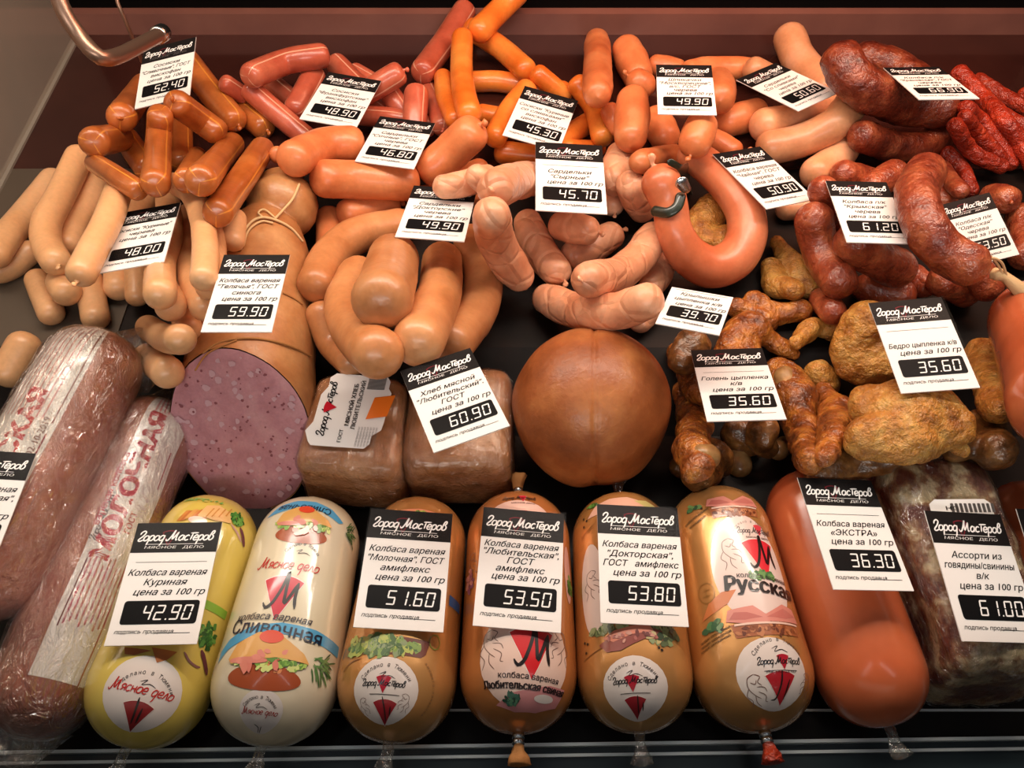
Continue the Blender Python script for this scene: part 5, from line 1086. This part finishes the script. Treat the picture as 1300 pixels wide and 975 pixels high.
S('D','T2',[(1065,185),(1062,330),(1075,450),(1098,530)],52,'bent upright orange wiener in front of the crossing')
S('D','T3',[(500,405),(575,510),(610,640)],50,'orange wiener bowed beside the upright coral sausage')
TAG('45.30')
# --- coral fat sausages, 46.80
S('E','M2',[(440,180),(440,290)],60,'shadowed coral sausage right of the knobbly log top')
S('E','T2',[(1060,840),(1140,810)],58,'rounded coral sausage end behind the small 49.90 tag')
S('E','T2',[(195,730),(260,735)],36,'little gathered coral sausage end left of the 46.80 pile')
S('E','M2',[(860,90),(1000,60),(1130,50)],60,'coral sausage behind the top edge of the small 49.90 tag')
S('E','M2',[(540,150),(710,115)],66,'coral sausage lying left of the small 49.90 tag','b')
S('E','T2',[(285,745),(410,690),(530,680)],82,'coral sausage slanting up to the left edge of the 46.80 tag')
S('E','T2',[(435,845),(600,850),(785,860)],84,'thick coral sausage lying under the 46.80 tag')
S('E','T2',[(1095,640),(1010,720),(930,790)],84,'thick coral sausage slanting right of the 46.80 tag','a')
TAG('46.80')
# --- tan fat sausages
S('F','M2',[(400,630),(450,760),(540,850)],66,'tan sausage lowest left of the bent pile')
S('F','M2',[(900,830),(980,850)],60,'tan sausage hidden above the meat loaf with the tilted tag')
S('F','M2',[(1110,290),(1165,440),(1130,620),(1020,760)],88,'tan sausage at the right of the pile in half shadow')
S('F','M2',[(970,380),(960,520),(905,660),(860,750)],100,'wrinkled tan sausage third from the left')
S('F','M2',[(380,480),(440,360),(560,260),(760,210)],80,'long tan sausage arching over to the small 49.90 tag')
S('F','M2',[(575,455),(520,580),(565,710),(665,810)],102,'hooked tan sausage resting on the labelled meat loaf')
S('F','M2',[(740,370),(720,460),(690,555)],122,'thick tan sausage on top of the bent pile')
TAG('49.90a'); TAG('60.90'); TAG('59.90')
# --- blush cheese sausages
S('G','T2',[(980,880),(1100,860),(1180,830)],56,'blush sausage between the small 49.90 tag and the knot')
S('G','T3',[(20,830),(70,870)],56,'blush sausage end left of the 45.70 tag, upper')
S('G','M3',[(650,260),(560,310),(480,350)],68,'blush sausage behind the end-on one, pointing right','a')
S('G','M3',[(885,330),(885,430),(840,500)],58,'blush sausage curving at the right rim of the pile')
S('G','M3',[(850,590),(790,660)],56,'blush sausage tucked under the lowest one, right')
S('G','M3',[(640,40),(660,110)],56,'blush sausage right of the 45.70 tag, lower','b')
S('G','T3',[(700,740),(665,850)],72,'upright creased blush sausage right of the 45.70 header')
S('G','M3',[(745,20),(800,130)],68,'blush sausage slanting below the dark-labelled end','b')
S('G','T3',[(110,890),(200,855),(330,840)],76,'blush sausage going under the 45.70 tag from the left','a')
S('G','M3',[(260,200),(310,320),(395,425)],70,'second blush sausage below the 45.70 tag','b')
S('G','M3',[(90,160),(105,260),(150,360),(215,445)],80,'outermost left blush sausage slanting down to a knot','b')
S('G','M3',[(420,210),(535,230)],68,'blush sausage seen end-on with hanging casing tip','b')
S('G','M3',[(350,555),(500,610),(680,615),(820,565)],78,'lowest blush sausage lying right above the round ham','a')
S('G','M3',[(545,465),(680,440),(790,350),(850,260)],74,'smile-shaped blush sausage on top of the lowest one','a')
TAG('45.70')
# --- coral sausages around the right 49.90 tag
S('H','T3',[(870,310),(960,330)],52,'coral sausage end peeking over the right 49.90 tag')
S('H','T3',[(1030,335),(1180,325),(1330,330)],54,'long coral sausage behind the right 49.90 tag')
S('H','T3',[(650,530),(690,600)],48,'coral sausage in the gap left of the tallest column')
S('H','T3',[(1210,575),(1330,535)],70,'coral sausage under the 50.60 tag, left')
S('H','T3',[(1120,655),(1220,710)],56,'coral sausage below the big round sausage end')
S('H','T3',[(870,570),(905,640)],74,'shadowed coral sausage below the right 49.90 tag')
S('H','T3',[(588,195),(590,440)],63,'upright reddish coral sausage against the rear ledge')
S('H','T3',[(728,235),(775,350)],72,'leaning coral sausage beside the upright reddish one')
S('H','T3',[(780,385),(805,400)],62,'pinkish sausage end with pinched skin left of the right 49.90 tag','a')
S('H','T3',[(755,480),(745,640)],80,'stout coral sausage standing below the pinched end')
S('H','T3',[(1160,390),(1165,460)],74,'coral sausage bulging right of the right 49.90 tag')
S('H','T3',[(790,765),(950,730)],52,'orange coral sausage lying above the dark-labelled end')
RING()
S('H','T3',[(1075,600),(1050,670)],80,'round creased coral sausage end under the right 49.90 tag','b')
TAG('49.90b')
# --- large peach sausages
S('I','T4',[(30,330),(90,360)],56,'peach sausage end left behind the 50.60 tag')
S('I','M4',[(180,130),(260,125)],52,'peach sausage tip poking out below the 50.90 tag','b')
S('I','T4',[(470,655),(415,745),(325,815)],74,'lowest large peach sausage under the tied one')
S('I','T4',[(197,185),(245,290),(360,415)],74,'large peach sausage standing up behind the 50.60 tag')
S('I','T4',[(85,590),(200,570),(350,500)],76,'large peach sausage under the front corner of the 50.60 tag')
S('I','T4',[(480,500),(400,590),(260,660),(110,695)],76,'top large peach sausage slanting to a tied tip','b')
TAG('50.60'); TAG('50.90')
# --- dark smoked
S('K','T4',[(560,275),(680,310),(790,380)],72,'dark smoked sausage behind the plastic top of the 66.90 tag')
S('K','T4',[(540,640),(680,690),(820,690),(900,640)],66,'wrinkled smoked sausage lying below the big dark one')
S('K','T4',[(445,290),(500,380),(620,455),(760,500),(900,510)],88,'big dark smoked sausage running under the 66.90 tag')
# --- thin red sticks
S('L','T4',[(1300,440),(1370,480)],34,'red stick cut by the right edge, uppermost')
S('L','T4',[(1200,540),(1310,600)],38,'red stick leaving at the right edge below the crossing')
S('L','T4',[(1090,375),(1200,450),(1330,520)],38,'red stick running right from the 66.90 tag corner')
S('L','T4',[(940,720),(1010,800),(1050,900)],38,'drooping red stick whose tip hangs beside the knobbly sausage')
S('L','T4',[(1030,510),(1140,620),(1240,770)],42,'red stick third from the right in the bundle')
S('L','T4',[(1020,550),(1110,660),(1195,750)],38,'red stick in the middle of the bundle')
S('L','T4',[(975,590),(1050,710),(1190,785)],42,'hooked red stick at the left of the bundle')
S('L','T4',[(995,345),(1080,430),(1200,560),(1300,700),(1340,780)],46,'long bright red stick starting at the 66.90 tag')
TAG('66.90')
# --- smoked, 61.20 and 63.50
S('M','M4',[(780,450),(830,490)],54,'small smoked sausage tip under the long curved one')
S('M','M4',[(350,560),(400,615)],56,'smoked sausage end above the big chicken thigh')
S('M','M4',[(920,470),(1020,520)],66,'shadowed smoked sausage behind the glossy 35.60 tag')
S('M','M4',[(1090,430),(1125,500)],64,'smoked sausage end left of the twine loop')
S('M','T4',[(450,820),(560,850)],58,'smoked sausage lying above the 61.20 tag, left')
S('M','T4',[(685,820),(590,880)],62,'smoked sausage end sticking up behind the 61.20 tag')
S('M','M4',[(350,40),(400,170),(450,260)],58,'smoked sausage along the left side of the 61.20 tag')
S('M','M4',[(560,505),(720,535)],64,'smoked sausage lowest between chicken and the 61.20 tag')
S('M','M4',[(310,180),(340,320),(425,470)],78,'glossy smoked sausage hanging down left of the 61.20 tag')
S('M','M4',[(500,290),(600,360),(700,410)],84,'glossy smoked sausage coming from under the 61.20 tag','b')
TAG('61.20')
S('N','M4',[(1290,170),(1310,260),(1300,350)],66,'smoked sausage at the right edge beside the 63.50 tag')
S('N','T4',[(1160,930),(1210,940)],62,'smoked sausage end with a tuft above the 63.50 tag','b')
S('N','T4',[(900,930),(930,960)],50,'small smoked end between the 61.20 and 63.50 tags')
S('N','T4',[(910,790),(960,860),(1000,900)],36,'thin smoked tail curling behind the knobbly sausage')

TAG('63.50')
S('N','M4',[(835,-40),(795,40),(800,110),(825,190),(880,280),(950,345),(1035,390)],92,'big wrinkled smoked sausage curving over the 63.50 tag',flex=.25)

RINGBIG()
for k in ('39.70', '35.60a', '35.60b', '42.90', '51.60', '53.50', '53.80', '36.30', '61.00', '57.20'): TAG(k)
